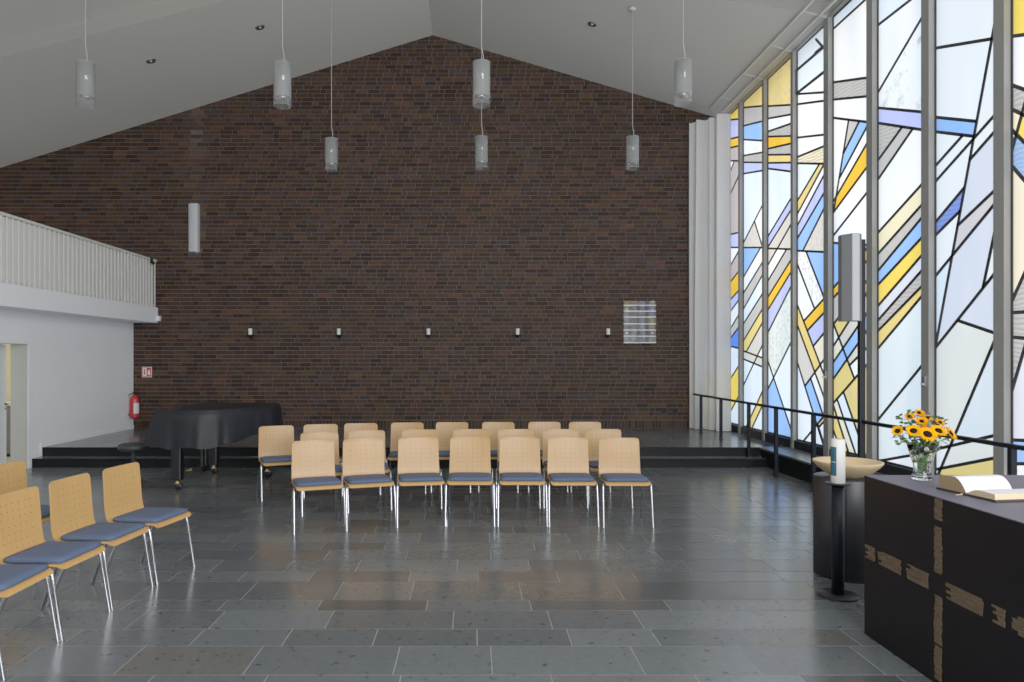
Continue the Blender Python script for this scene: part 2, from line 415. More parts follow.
# room behind the door
struct(MB().add([(-9.4, 8, 0), (-9.4, 13, 0), (-9.4, 13, ZS), (-9.4, 8, ZS)], [(0, 1, 2, 3)]).build('wall_side_room', M['cream']))
struct(MB().add([(-9.4, 12.6, 0), (XL - WT, 12.6, 0), (XL - WT, 12.6, ZS), (-9.4, 12.6, ZS)], [(0, 1, 2, 3)]).build('wall_side_room_end', M['cream']))
struct(MB().add([(-9.4, 8, 0), (-9.4, 13, 0), (XL, 13, 0), (XL, 8, 0)], [(0, 1, 2, 3)]).build('floor_side_room', M['jamb']))
cb = empty('kitchen_counter', (-8.0, 12.2, 0), 0, 'grey counter with white worktop seen through the half open side door', 'counter')
MB().span((-.9, -.3, .06), (.9, .32, .86)).build('cabinet_body', M['grey_goods'], cb, bevel=.004)
MB().span((-.92, -.33, .86), (.92, .33, .9)).build('worktop', M['white'], cb, bevel=.004)
MB().span((-.9, -.24, 0), (.9, .3, .06)).build('plinth', M['black'], cb)
# ================================================================ WINDOW WALL
ZB, ZT = .40, 6.32
def MW(k): return .085 if k < 4 else .135 if k < 7 else .14
def dn(k): return 13.03 - 1.081 * (k - 1)
REG = {'A1': (720, 50, 6.2), 'A2': (720, 150, 6.2), 'A3': (720, 250, 6.2), 'A4': (720, 350, 6.2),
       'B1': (790, 0, 5.689), 'B2': (790, 110, 5.689), 'B3': (790, 220, 5.689), 'B4': (790, 340, 5.689),
       'C1': (865, 0, 4.264), 'C2': (865, 150, 4.264), 'C3': (865, 300, 3.786)}
def gp(reg, u, v):                   # position on the glass plane: (along the wall, up)
    x0, y0, s = REG[reg]; px, py = x0 + u / s, y0 + v / s
    dd = XG * F / (px - VX)
    return Vector((dd, H - (py - VY) * dd / F))
W_, PB, LV, SK, BL, AM, GO, YE, CR, GR, BE, MV, LG = ((.93, .95, .95), (.78, .89, .98), (.47, .52, .93), (.25, .48, .95), (.08, .22, .86), (.92, .48, .03),
    (.82, .60, .17), (.95, .66, .08), (.88, .82, .60), (.50, .48, .45), (.66, .62, .54), (.46, .39, .38), (.70, .73, .82))
RIB, SEED = 1.0, .5
# lines: (region, u, v, region, u, v) ; seeds: (region, u, v, colour, texture)
BAYS = {}
BAYS[0] = ([('A1', 50, 435, 'A1', 113, 428), ('A1', 50, 555, 'A1', 113, 540), ('A1', 50, 610, 'A1', 113, 595), ('A2', 50, 66, 'A2', 115, 68), ('A2', 90, 68, 'A2', 55, 160),
    ('A2', 115, 165, 'A2', 58, 290), ('A2', 60, 525, 'A2', 115, 512), ('A2', 60, 604, 'A2', 115, 604), ('A3', 118, 5, 'A3', 65, 100), ('A3', 118, 130, 'A3', 62, 205), ('A3', 118, 250, 'A3', 65, 310),
    ('A3', 118, 310, 'A3', 66, 382), ('A3', 118, 400, 'A3', 68, 485), ('A3', 118, 478, 'A3', 68, 545), ('A3', 70, 597, 'A3', 118, 610), ('A4', 113, 105, 'A4', 72, 170), ('A4', 113, 295, 'A4', 78, 360)],
   [('A1', 95, 400, YE, 0), ('A1', 80, 490, LV, 0), ('A1', 80, 580, AM, 0), ('A1', 80, 650, MV, 0), ('A2', 66, 100, W_, 0), ('A2', 90, 150, MV, 0), ('A2', 90, 400, MV, 0), ('A2', 88, 560, LV, 0),
    ('A3', 75, 40, W_, 0), ('A3', 90, 100, MV, 0), ('A3', 90, 215, AM, 0), ('A3', 90, 312, LV, 0), ('A3', 90, 400, W_, 0), ('A3', 90, 480, GR, 0), ('A3', 95, 570, BL, 0), ('A3', 95, 650, PB, 0), ('A4', 95, 220, YE, 0), ('A4', 95, 400, PB, 0)])
BAYS[1] = ([('A1', 147, 357, 'A1', 262, 347), ('A1', 147, 470, 'A1', 262, 442), ('A1', 147, 555, 'A1', 262, 562), ('A1', 147, 655, 'A1', 262, 635), ('A2', 147, 76, 'A2', 262, 77), ('A2', 147, 147, 'A2', 262, 128),
    ('A2', 150, 605, 'A2', 262, 604), ('A2', 262, 348, 'A2', 150, 570), ('A2', 215, 440, 'A2', 262, 590), ('A3', 245, 0, 'A3', 152, 160), ('A3', 262, 80, 'A3', 152, 260), ('A3', 262, 160, 'A3', 152, 358),
    ('A3', 262, 275, 'A3', 152, 450), ('A3', 262, 370, 'A3', 152, 555), ('A3', 152, 627, 'A3', 262, 668), ('A4', 152, 58, 'A4', 262, 103), ('A3', 262, 455, 'A3', 165, 630), ('A3', 262, 595, 'A4', 152, 210),
    ('A4', 262, 262, 'A4', 165, 475), ('A4', 262, 350, 'A4', 195, 495)],
   [('A1', 200, 320, GO, 0), ('A1', 200, 410, GR, RIB), ('A1', 200, 510, SK, 0), ('A1', 200, 605, W_, 0), ('A2', 200, 60, GR, RIB), ('A2', 200, 110, LV, 0), ('A2', 180, 300, PB, 0), ('A2', 250, 440, W_, 0), ('A2', 210, 550, BE, SEED),
    ('A3', 180, 40, SK, 0), ('A3', 200, 130, W_, 0), ('A3', 200, 220, GR, 0), ('A3', 200, 330, PB, 0), ('A3', 200, 420, GR, 0), ('A3', 200, 530, GO, 0), ('A3', 235, 560, BE, 0), ('A3', 190, 660, BE, 0), ('A4', 225, 60, BE, 0), ('A3', 160, 590, BE, 0),
    ('A4', 170, 110, PB, 0), ('A4', 210, 200, PB, 0), ('A4', 215, 400, GO, 0), ('A4', 245, 450, PB, 0)])
BAYS[2] = ([('A1', 300, 348, 'A1', 440, 340), ('A1', 300, 425, 'A1', 440, 400), ('A1', 300, 505, 'A1', 440, 457), ('A1', 300, 537, 'A1', 440, 533), ('A1', 300, 612, 'A1', 440, 580), ('A1', 300, 650, 'A1', 440, 648),
    ('A2', 300, 80, 'A2', 440, 78), ('A2', 300, 115, 'A2', 440, 133), ('A2', 300, 610, 'A2', 440, 615), ('A2', 440, 303, 'A2', 300, 535), ('A2', 440, 375, 'A2', 300, 600), ('A2', 440, 465, 'A3', 300, 92),
    ('A3', 412, 0, 'A3', 300, 190), ('A3', 440, 65, 'A3', 300, 290), ('A3', 440, 140, 'A3', 300, 370), ('A3', 440, 230, 'A3', 300, 510), ('A3', 440, 575, 'A4', 298, 245), ('A4', 300, 70, 'A4', 440, 485)],
   [('A1', 370, 250, GO, SEED), ('A1', 370, 380, GR, 0), ('A1', 370, 455, W_, 0), ('A1', 400, 505, GR, RIB), ('A1', 370, 570, AM, 0), ('A1', 400, 620, GR, RIB), ('A2', 370, 55, GO, 0), ('A2', 370, 100, LV, 0), ('A2', 360, 250, PB, 0),
    ('A2', 380, 435, LV, 0), ('A2', 370, 540, BE, 0), ('A2', 420, 570, BE, 0), ('A3', 312, 40, BE, 0), ('A3', 345, 80, W_, 0), ('A3', 360, 150, GR, 0), ('A3', 380, 210, AM, 0), ('A3', 380, 280, LV, SEED), ('A3', 360, 500, (.72, .80, .76), SEED),
    ('A4', 305, 140, PB, 0), ('A4', 400, 200, PB, 0), ('A4', 345, 350, SK, 0)])
BAYS[3] = ([('B1', 45, 398, 'B1', 192, 272), ('B1', 45, 535, 'B1', 198, 525), ('B1', 45, 530, 'B1', 198, 410), ('B1', 45, 593, 'B1', 198, 573), ('B2', 45, 157, 'B2', 198, 140), ('B2', 45, 303, 'B2', 198, 306), ('B2', 45, 267, 'B2', 198, 205),
    ('B3', 48, 175, 'B3', 198, 182), ('B2', 170, 306, 'B2', 45, 515), ('B2', 196, 308, 'B2', 45, 590), ('B2', 198, 365, 'B2', 45, 655), ('B2', 198, 467, 'B3', 48, 98), ('B2', 198, 555, 'B3', 75, 175),
    ('B3', 45, 485, 'B4', 172, 135), ('B3', 45, 600, 'B4', 142, 180), ('B3', 198, 445, 'B3', 85, 570), ('B3', 95, 182, 'B3', 195, 440), ('B3', 48, 262, 'B3', 140, 500), ('B3', 198, 525, 'B3', 105, 625), ('B3', 198, 640, 'B4', 140, 28),
    ('B4', 45, 130, 'B4', 155, 480), ('B4', 198, 108, 'B4', 92, 255), ('B4', 120, 220, 'B4', 190, 425), ('B4', 198, 430, 'B4', 75, 580), ('B4', 160, 480, 'B4', 195, 590), ('B4', 196, 462, 'B4', 170, 492)],
   [('B1', 120, 270, PB, 0), ('B1', 110, 390, PB, 0), ('B1', 150, 490, W_, 0), ('B1', 120, 560, W_, 0), ('B2', 120, 50, W_, 0), ('B2', 110, 200, W_, 0), ('B2', 140, 270, (.93, .80, .52), RIB), ('B2', 80, 380, PB, 0), ('B2', 100, 470, GO, SEED),
    ('B2', 110, 505, W_, 0), ('B2', 140, 510, LV, SEED), ('B2', 140, 600, SK, 0), ('B3', 160, 100, BE, SEED), ('B3', 160, 250, SK, 0), ('B3', 110, 300, W_, SEED), ('B3', 70, 420, W_, 0), ('B3', 150, 530, AM, 0), ('B3', 140, 620, LV, SEED),
    ('B3', 70, 590, GO, 0), ('B4', 125, 120, GO, 0), ('B3', 50, 660, BE, 0), ('B4', 80, 150, BE, SEED), ('B4', 150, 5, W_, 0), ('B4', 175, 60, CR, 0), ('B4', 170, 230, CR, 0), ('B4', 65, 350, PB, 0), ('B4', 130, 330, SK, 0), ('B4', 110, 570, PB, 0),
    ('B4', 150, 530, PB, 0), ('B4', 175, 480, GO, 0), ('B4', 190, 520, PB, 0)])
BAYS[4] = ([('B1', 253, 160, 'B1', 440, -10), ('B1', 253, 468, 'B1', 440, 442), ('B1', 253, 566, 'B1', 440, 548), ('B2', 253, 45, 'B2', 440, 68), ('B2', 440, 325, 'B2', 253, 578), ('B2', 440, 190, 'B2', 258, 505), ('B2', 335, 62, 'B2', 258, 535),
    ('B2', 395, 68, 'B2', 312, 235), ('B2', 440, 95, 'B2', 288, 380), ('B2', 440, 470, 'B3', 250, 88), ('B3', 250, 130, 'B3', 440, 142), ('B3', 440, 162, 'B3', 250, 385), ('B3', 440, 232, 'B3', 250, 442), ('B3', 440, 345, 'B3', 250, 592),
    ('B3', 440, 415, 'B3', 285, 660), ('B3', 440, 530, 'B4', 250, 125), ('B3', 440, 630, 'B4', 250, 220), ('B4', 440, 140, 'B4', 250, 358),
    ('B3', 250, 590, 'B4', 385, 262), ('B4', 440, 45, 'B4', 335, 150), ('B4', 308, 300, 'B4', 440, 680), ('B4', 275, 350, 'B4', 380, 660), ('B4', 250, 375, 'B4', 345, 670), ('B4', 245, 500, 'B4', 280, 600)],
   [('B1', 290, 80, PB, 0), ('B1', 350, 300, (.95, .95, .93), 0), ('B1', 350, 505, GR, RIB), ('B1', 350, 600, W_, 0), ('B2', 280, 200, W_, 0), ('B2', 335, 140, GR, 0), ('B2', 360, 170, SK, 0), ('B2', 385, 240, W_, 0), ('B2', 400, 330, AM, 0),
    ('B2', 400, 440, W_, 0), ('B2', 420, 580, W_, 0), ('B3', 262, 240, SK, 0), ('B3', 420, 215, AM, 0), ('B3', 430, 290, GR, 0), ('B3', 350, 400, GR, 0), ('B3', 430, 380, GO, 0), ('B3', 300, 570, GO, 0), ('B3', 430, 480, BE, 0), ('B3', 330, 630, BE, 0), ('B3', 430, 590, SK, 0), ('B4', 355, 20, SK, SEED),
    ('B4', 300, 120, SK, 0), ('B4', 270, 50, CR, SEED), ('B4', 355, 105, BE, 0), ('B4', 365, 175, W_, 0), ('B4', 300, 240, GO, 0), ('B4', 350, 300, GO, SEED), ('B4', 310, 370, PB, 0), ('B4', 330, 500, PB, 0), ('B4', 290, 450, CR, 0), ('B4', 270, 470, GO, 0),
    ('B4', 428, 90, CR, 0), ('B4', 425, 250, LG, 0), ('B4', 428, 590, GO, 0)])
BAYS[5] = ([('C1', 60, 105, 'C1', 195, 0), ('C1', 60, 460, 'C1', 243, 477), ('C1', 60, 390, 'C1', 243, 78), ('C1', 60, 525, 'C1', 243, 553), ('C1', 158, 545, 'C1', 60, 680), ('C1', 205, 550, 'C2', 60, 122),
    ('C2', 243, 148, 'C2', 60, 350), ('C2', 243, 235, 'C2', 60, 440), ('C2', 243, 290, 'C2', 60, 512), ('C2', 243, 375, 'C2', 60, 572), ('C2', 243, 450, 'C2', 60, 662), ('C2', 243, 515, 'C3', 50, 78), ('C2', 243, 582, 'C3', 50, 118), ('C2', 243, 625, 'C3', 50, 185),
    ('C3', 212, 255, 'C3', 50, 455), ('C3', 50, 610, 'C3', 212, 582), ('C3', 50, 612, 'C3', 195, 655)],
   [('C1', 100, 30, PB, 0), ('C1', 110, 180, W_, 0), ('C1', 180, 350, (.92, .96, .97), .2), ('C1', 150, 500, LV, 0), ('C1', 85, 580, GR, RIB), ('C1', 150, 600, GR, SEED), ('C2', 150, 120, (.97, .97, .96), 0), ('C2', 180, 260, (.90, .80, .50), 0), ('C2', 180, 335, GR, SEED),
    ('C2', 180, 405, SK, 0), ('C2', 190, 480, YE, 0), ('C2', 190, 550, LG, 0), ('C2', 200, 590, GR, RIB), ('C2', 225, 622, GO, 0), ('C3', 75, 120, GO, 0), ('C3', 110, 230, (.74, .83, .86), 0), ('C3', 160, 450, (.74, .83, .86), 0), ('C3', 100, 625, (.80, .86, .88), 0)])
BAYS[6] = ([('C1', 305, 205, 'C1', 547, 165), ('C1', 543, 168, 'C3', 272, 160), ('C1', 305, 500, 'C1', 482, 518), ('C1', 305, 562, 'C1', 472, 582), ('C1', 547, 500, 'C2', 305, 132), ('C1', 415, 582, 'C2', 305, 65), ('C1', 547, 570, 'C1', 455, 675),
    ('C2', 430, 155, 'C2', 305, 305), ('C2', 405, 262, 'C2', 305, 362), ('C2', 547, 180, 'C2', 405, 315), ('C2', 547, 240, 'C2', 305, 535), ('C2', 503, 592, 'C3', 268, 182), ('C2', 547, 390, 'C3', 418, 100), ('C3', 355, 78, 'C3', 484, 122),
    ('C3', 484, 175, 'C3', 345, 505), ('C3', 484, 515, 'C3', 268, 566), ('C3', 484, 600, 'C3', 268, 642)],
   [('C1', 400, 100, W_, 0), ('C1', 400, 350, W_, 0), ('C1', 400, 540, SK, 0), ('C1', 530, 350, W_, 0), ('C1', 330, 610, W_, 0), ('C1', 390, 630, W_, 0), ('C1', 520, 560, W_, 0), ('C2', 490, 120, LG, 0), ('C2', 350, 150, W_, 0), ('C2', 370, 265, BL, RIB),
    ('C2', 345, 400, W_, 0), ('C2', 470, 285, (.66, .60, .60), 0), ('C2', 320, 600, PB, 0), ('C2', 440, 480, LG, 0), ('C2', 530, 570, LG, 0), ('C3', 410, 55, BE, RIB), ('C3', 320, 70, LG, 0), ('C3', 460, 60, LG, 0), ('C3', 340, 250, (.80, .79, .72), 0),
    ('C3', 450, 400, (.74, .81, .86), 0), ('C3', 300, 530, (.78, .84, .86), 0), ('C3', 400, 575, (.84, .82, .74), 0), ('C3', 400, 626, GO, 0)])
BAYS[7] = ([('C1', 627, 155, 'C1', 690, 147), ('C1', 627, 362, 'C1', 690, 385), ('C1', 627, 465, 'C1', 690, 495), ('C1', 690, 420, 'C1', 627, 650), ('C1', 645, 570, 'C1', 690, 615), ('C2', 627, 66, 'C2', 690, 138), ('C2', 690, 510, 'C2', 627, 648),
    ('C3', 558, 48, 'C3', 610, 45), ('C3', 558, 140, 'C3', 610, 145), ('C3', 610, 170, 'C3', 558, 345), ('C3', 558, 530, 'C3', 610, 532), ('C3', 558, 620, 'C3', 610, 620)],
   [('C1', 650, 60, YE, 0), ('C1', 650, 260, W_, 0), ('C1', 645, 420, GR, RIB), ('C1', 636, 520, (.95, .85, .55), 0), ('C1', 672, 545, YE, 0), ('C1', 680, 430, W_, 0), ('C2', 645, 40, SK, RIB), ('C2', 660, 300, (.95, .82, .58), 0), ('C2', 670, 620, GR, RIB), ('C3', 580, 20, GR, RIB),
    ('C3', 580, 90, GR, RIB), ('C3', 568, 200, GR, RIB), ('C3', 595, 350, LG, 0), ('C3', 585, 575, SK, 0), ('C3', 585, 650, W_, 0)])
for k in range(8, 13):               # bays beside and behind the camera
    a, b = dn(k), dn(k + 1) + MW(k + 1)
    q = random.Random(k); L = []; S = []
    for t in range(7):
        z0 = .8 + t * .75 + q.uniform(-.2, .2); L.append(('W', a, z0, 'W', b, z0 + q.uniform(.1, .9)))
        S.append(('W', (a + b) / 2, z0 + .75, q.choice((W_, W_, PB, GO, SK, W_, GR)), 0))
    BAYS[k] = (L, S)
def g2(reg, u, v): return Vector((u, v)) if reg == 'W' else gp(reg, u, v)
def clip(poly, p, n):                # split convex polygon by the line through p with normal n
    A, B, X = [], [], []
    for i in range(len(poly)):
        a, b = poly[i], poly[(i + 1) % len(poly)]; da, db = (a - p).dot(n), (b - p).dot(n)
        (A if da >= 0 else B).append(a)
        if (da >= 0) != (db >= 0):
            q = a + (b - a) * (da / (da - db)); A.append(q); B.append(q); X.append(q)
    return A, B, X
def inside(poly, p):
    s = 0
    for i in range(len(poly)):
        a, b = poly[i], poly[(i + 1) % len(poly)]; c = (b - a).cross(p - a)
        if abs(c) < 1e-9: continue
        if s == 0: s = 1 if c > 0 else -1
        elif (c > 0) != (s > 0): return False
    return True
def bar2(mb, a, b, w, x0, x1):       # flat bar on the window plane
    t = b - a
    if t.length < .004: return
    t.normalize(); n = Vector((-t.y, t.x)) * w / 2
    c = [a + n, b + n, b - n, a - n]
    vs = [(x0, p.x, p.y) for p in c] + [(x1, p.x, p.y) for p in c]
    mb.add(vs, [(0, 1, 2, 3), (7, 6, 5, 4), (0, 4, 5, 1), (1, 5, 6, 2), (2, 6, 7, 3), (3, 7, 4, 0)])
for k in sorted(BAYS):
    ya, yb = min(dn(k), DW - .02), dn(k + 1) + MW(k + 1)
    cells = [[Vector((ya, ZB)), Vector((ya, ZT)), Vector((yb, ZT)), Vector((yb, ZB))]]
    leads = []
    vis = XG / XM * yb + .06         # right edge that the mullion hides from the camera
    for (r1, u1, v1, r2, u2, v2) in BAYS[k][0]:
        a, b = g2(r1, u1, v1), g2(r2, u2, v2)
        t = (b - a).normalized()
        if k == 0:
            if a.x > b.x: a = a - t * .45 / max(.3, abs(t.x))
            else: b = b + t * .45 / max(.3, abs(t.x))
        if k == 7:
            if u2 > 600: b = b + t * 1.0 / max(.3, abs(t.x))
            if u1 > 600 and u1 != 627: a = a - t * 1.0 / max(.3, abs(t.x))
        if r1 != 'W':
            if a.x < vis: a = a - t * .30 / max(.35, abs(t.x))
            if b.x < vis: b = b + t * .30 / max(.35, abs(t.x))
            if a.x > ya - .06: a = a - t * .1
            if b.x > ya - .06: b = b + t * .1
        a = a - t * .03; b = b + t * .03
        n = Vector((-t.y, t.x)); out = []; Ls = (b - a).length
        for c in cells:
            A, B, X = clip(c, a, n)
            if len(X) == 2 and (X[0] - X[1]).length > .01:
                s0, s1 = sorted(((X[0] - a).dot(t), (X[1] - a).dot(t)))
                if max(0, min(s1, Ls) - max(s0, 0)) / (s1 - s0) > .6:
                    out += [A, B]; leads.append((X[0], X[1])); continue
            out.append(c)
        cells = out
    tint = [None] * len(cells); DIM = .90
    for (r, u, v, colr, tex) in BAYS[k][1]:
        p = g2(r, u, v)
        for i, c in enumerate(cells):
            if tint[i] is None and inside(c, p): tint[i] = (*[DIM * q_ for q_ in colr], tex); break
    root = struct(empty('window_%d' % (k + 1), (0, 0, 0)))
    mb = MB()
    for i, c in enumerate(cells):
        mb.add([(XG, p.x, p.y) for p in c], [tuple(range(len(c)))], 0, col=tint[i] or (*[DIM * q_ for q_ in W_], 0))
    mb.build('stained_glass', M['glass_art'], root)
    mb = MB()
    for a, b in leads: bar2(mb, a, b, .033, XG - .010, XG - .001)
    for a, b in ((Vector((ya - .012, ZB)), Vector((ya - .012, ZT))), (Vector((yb + .012, ZB)), Vector((yb + .012, ZT))), (Vector((ya, ZT - .012)), Vector((yb, ZT - .012))), (Vector((ya, ZB + .012)), Vector((yb, ZB + .012)))):
        bar2(mb, a, b, .024, XG - .011, XG - .001)
    mb.build('lead_cames', M['lead'], root)
    if k < 12:
        MB().span((XM, dn(k + 1), ST), (XG + .08, dn(k + 1) + MW(k + 1), ZT + .06)).build('mullion', M['mullion'], root, bevel=.004)
    MB().span((XM + .015, yb, ST), (XG + .06, ya, ZB)).build('window_sill', M['black'], root, bevel=.003)
    if k in (3, 5):
        hz = 1.4 if k == 5 else 1.42
        MB().box((XM - .012, dn(k + 1) + .05, hz), (.02, .025, .11)).box((XM - .035, dn(k + 1) + .05, hz - .03), (.03, .02, .02)).build('window_handle', M['steel'], root)
    if k == 3:                        # opening sash with stay in the top light
        mb = MB(); a = gp('B1', 150, 305); b = gp('B1', 196, 268); bar2(mb, a, b, .05, XG - .03, XG - .011)
        bar2(mb, gp('B1', 155, 222), gp('B1', 192, 264), .03, XG - .03, XG - .012)
        bar2(mb, gp('B1', 46, 398), gp('B1', 192, 272), .045, XG - .02, XG - .011); bar2(mb, gp('B1', 46, 530), gp('B1', 198, 410), .045, XG - .02, XG - .011)
        bar2(mb, gp('B1', 41, 398), gp('B1', 41, 535), .05, XG - .03, XG - .011)
        mb.build('window_stay', M['lead'], root)
# header between glass and roof, and blank ends
mb = MB()
mb.span((XM, YB, ZT), (XG + .3, DW, ZT + .04))
struct(mb.build('trim_3', M['mullion']))
struct(MB().span((XG, YB, ZT + .04), (XG + .05, DW, ZT + .5)).build('wall_right', M['ceil']))
struct(MB().span((XG - .03, YB, 0), (XG + .06, dn(13) + .14, ZT + .02)).build('wall_right_near', M['white']))
# ledge under the windows
mb = MB().span((XLEDGE + .012, YB, 0), (XG + .1, Y1, ST - .03), 1).span((XLEDGE, YB, ST - .03), (XG + .1, Y1 - .013, ST), 0)
struct(mb.build('window_ledge', [M['stone'], M['step']], bevel=.003))
for i, (yv, lab) in enumerate(((12.1, 'dark floor vent grille beside the windows, the one nearest the curtain'), (11.73, 'dark floor vent grille, middle of three by the windows'), (11.36, 'dark floor vent grille nearest the stage edge by the windows'))):
    g = empty('floor_vent', (4.68, yv, ST), 0, lab, 'vent', 'floor vents by the windows')
    mb = MB()
    for s in (-1, 1): mb.box((s * .115, 0, .004), (.012, .32, .008)).box((0, s * .155, .004), (.24, .012, .008))
    mb.build('vent_frame', M['black'], g)
    mb = MB()
    for q in range(9): mb.box((0, -.13 + q * .0325, .003), (.22, .014, .006))
    mb.box((0, 0, .0008), (.22, .3, .001)); mb.build('vent_slats', M['rail'], g)
# ================================================================ HANDRAIL, POLE, LOUDSPEAKERS
RX, RZ = 4.2, .962
hr = empty('handrail', (RX, 8, 0), 0, 'dark steel handrail on slim posts along the window wall, one post taller', 'handrail')
MB().tube([(0, 13.6 - 8, RZ), (0, 1.2 - 8, RZ)], .021, 12).build('rail', M['rail'], hr)
for d_, z_ in ((13.17, ST), (12.11, ST), (11.02 - .13, ST / 2), (9.91, 0), (8.82, 0), (6.64, 0), (5.57, 0), (4.49, 0), (3.4, 0)):
    MB().box((0, d_ - 8, (z_ + RZ) / 2), (.045, .045, RZ - z_)).box((0, d_ - 8, z_ + .006), (.07, .07, .012)).build('post', M['rail'], hr)
PY = 7.73
MB().span((-.030, PY - 8 - .03, .012), (.030, PY - 8 + .03, 2.93)).build('tall_post', M['black'], hr, bevel=.004)
MB().box((0, PY - 8, .006), (.13, .13, .012)).build('base_plate', M['black'], hr)
for bz in (2.75, 2.23): MB().span((-.075, PY - 8 - .02, bz - .03), (-.030, PY - 8 + .02, bz + .03)).build('speaker_bracket', M['black'], hr)
sp = empty('column_loudspeaker', (4.040, PY - .02, 2.045), R(0), 'grey column loudspeaker on the tall dark post in front of the windows', 'loudspeaker')
MB().prism([(-.005, -.10), (.075, -.10), (.125, -.05), (.125, .08), (-.065, .08), (-.065, .0)], 0, .935).build('housing', M['speaker_side'], sp, bevel=.004)
MB().prism([(-.002, -.104), (.072, -.104), (.072, -.10), (-.002, -.10)], .006, .929).build('grille', M['speaker'], sp)
wsx = (195.2 - VX) / 51.07
ws = empty('column_loudspeaker', (wsx, DW - .001, 3.725), 0, 'pale grey column loudspeaker mounted high on the brick wall', 'loudspeaker')
prof = [(-.093, 0), (-.093, -.09)] + [(.093 * math.sin(a), -.09 - .05 * math.cos(a)) for a in [R(-75 + 15 * i) for i in range(11)]] + [(.093, -.09), (.093, 0)]
MB().prism(prof, 0, .925).build('housing', M['speaker'], ws)
MB().prism([(x * 1.02, y * 1.01) for x, y in prof], -.006, .0).build('end_cap', M['sign_white'], ws)
MB().box((.05, -.05, -.02), (.03, .03, .03)).build('connector', M['steel'], ws)
# ================================================================ BALCONY RAILING
BX = -6.215
yend = DW - .03
br = empty('balcony_railing', (BX, 7, 2.635), 0, 'white balcony railing of close upright bars above the white slab', 'railing')
RH = .935
MB().span((-.03, 2 - 7, RH - .035), (.03, yend - 7 + .02, RH)).build('top_rail', M['rail_white'], br, bevel=.004)
MB().span((-.02, 2 - 7, .03), (.0, yend - 7, .05)).build('bottom_rail', M['rail_white'], br)
MB().span((-.045, 2 - 7, .0), (-.035, yend - 7, RH - .04)).build('infill_panel', M['panel'], br)
q = 0; yv = yend - .01
while yv > 6.0:
    MB().span((-.012, yv - 7 - .006, 0), (.012, yv - 7 + .006, RH - .035)).build('baluster', M['rail_white'], br); yv -= .1195
mb = MB()
while yv > 2: mb.span((-.012, yv - 7 - .006, 0), (.012, yv - 7 + .006, RH - .035)); yv -= .1195
tag(mb.build('near_balusters', M['rail_white'], br), kind='stuff')
cm = empty('rail_spotlight', (BX + .02, 13.72, 3.57), 0, 'small black spotlight clipped under the end of the balcony rail', 'spotlight')
MB().box((.03, 0, -.03), (.05, .03, .1)).build('clamp', M['black'], cm, bevel=.004)
MB().lathe([(.0, -.05), (.03, -.05), (.035, .03), (.02, .05), (0, .05)], 12, (.055, -.03, -.085), rot=Matrix.Rotation(R(70), 3, 'X')).build('lamp_head', M['black'], cm)
tag(MB().box((-6.13, DW - .06, 2.42), (.07, .1, .1)).build('sensor_box', M['sign_white'], bevel=.012), 'small white sensor box at the end of the balcony slab', 'sensor')
# ================================================================ FIRE EXTINGUISHER, SIGN, SOCKETS
fe = empty('fire_extinguisher', (-6.55, 13.83, .49), 0, 'red fire extinguisher hanging in the corner by the brick wall', 'fire extinguisher')
MB().lathe([(0, 0), (.06, 0), (.08, .015), (.082, .03), (.082, .35), (.07, .40), (.03, .43), (.022, .45), (0, .45)], 24).build('cylinder', M['red'], fe)
MB().lathe([(0, .445), (.022, .445), (.026, .47), (.02, .5), (0, .5)], 12).box((.03, -.01, .505), (.1, .02, .014)).box((.035, -.01, .475), (.09, .018, .012)).build('valve', M['black'], fe)
MB().tube([(-.02, 0, .48), (-.1, -.02, .45), (-.125, -.03, .3), (-.12, -.03, .12), (-.09, -.03, .05)], .010, 8).build('hose', M['black'], fe)
mb = MB(); n = 9
vs = []
for i in range(n):
    a = R(-100 + i * 11) ; vs += [(.0832 * math.cos(a + R(25)), .0832 * math.sin(a + R(25)), .09), (.0832 * math.cos(a + R(25)), .0832 * math.sin(a + R(25)), .29)]
mb.add(vs, [(2 * i, 2 * i + 2, 2 * i + 3, 2 * i + 1) for i in range(n - 1)]); mb.build('paper_label', M['sign_white'], fe)
MB().box((0, .12, .25), (.06, .1, .3)).build('wall_bracket', M['black'], fe)
sg = empty('fire_safety_sign', ((147 - VX) / 51.07, DW - .004, 1.375), 0, 'square red and white fire extinguisher sign on the brick wall', 'sign')
MB().box((0, 0, 0), (.19, .006, .20)).build('plate', M['sign_white'], sg)
MB().box((.042, -.004, 0), (.085, .003, .18)).box((-.043, -.004, .084), (.075, .003, .012)).box((-.043, -.004, -.084), (.075, .003, .012)).box((-.084, -.004, 0), (.01, .003, .18)).build('red_field', M['red'], sg)
MB().box((-.045, -.004, -.01), (.026, .003, .08)).box((-.045, -.004, .045), (.012, .003, .03)).box((-.03, -.004, .05), (.03, .003, .008)).build('extinguisher_symbol', M['red'], sg)
fl = MB(); fl.add([(x + .045, -.0065, z) for x, z in ((-.018, -.06), (.018, -.06), (.026, -.02), (.012, .01), (.016, .06), (-.006, .03), (-.014, .05), (-.026, -.01))], [tuple(range(8))]).build('flame_symbol', M['sign_white'], sg)
for x_, lab in ((-.16, 'black wall socket low on the brick wall, the left of two'), (.06, 'black wall socket low on the brick wall, the right of two by the curtain')):
    s = empty('wall_socket', ((672 - VX) / 51.07 + x_, DW - .001, .62), 0, lab, 'socket', 'dark sockets on the brick wall')
    MB().box((0, -.006, 0), (.085, .012, .085)).build('plate', M['black'], s, bevel=.004)
    MB().lathe([(.028, 0), (.028, .006), (.02, .006), (.02, .001), (0, .001)], 16, (0, -.012, 0), rot=Matrix.Rotation(R(90), 3, 'X')).build('outlet', M['rail'], s)
s = empty('wall_socket', (XL, 13.6, .57), R(90), 'white wall socket low on the white side wall beside the extinguisher', 'socket')
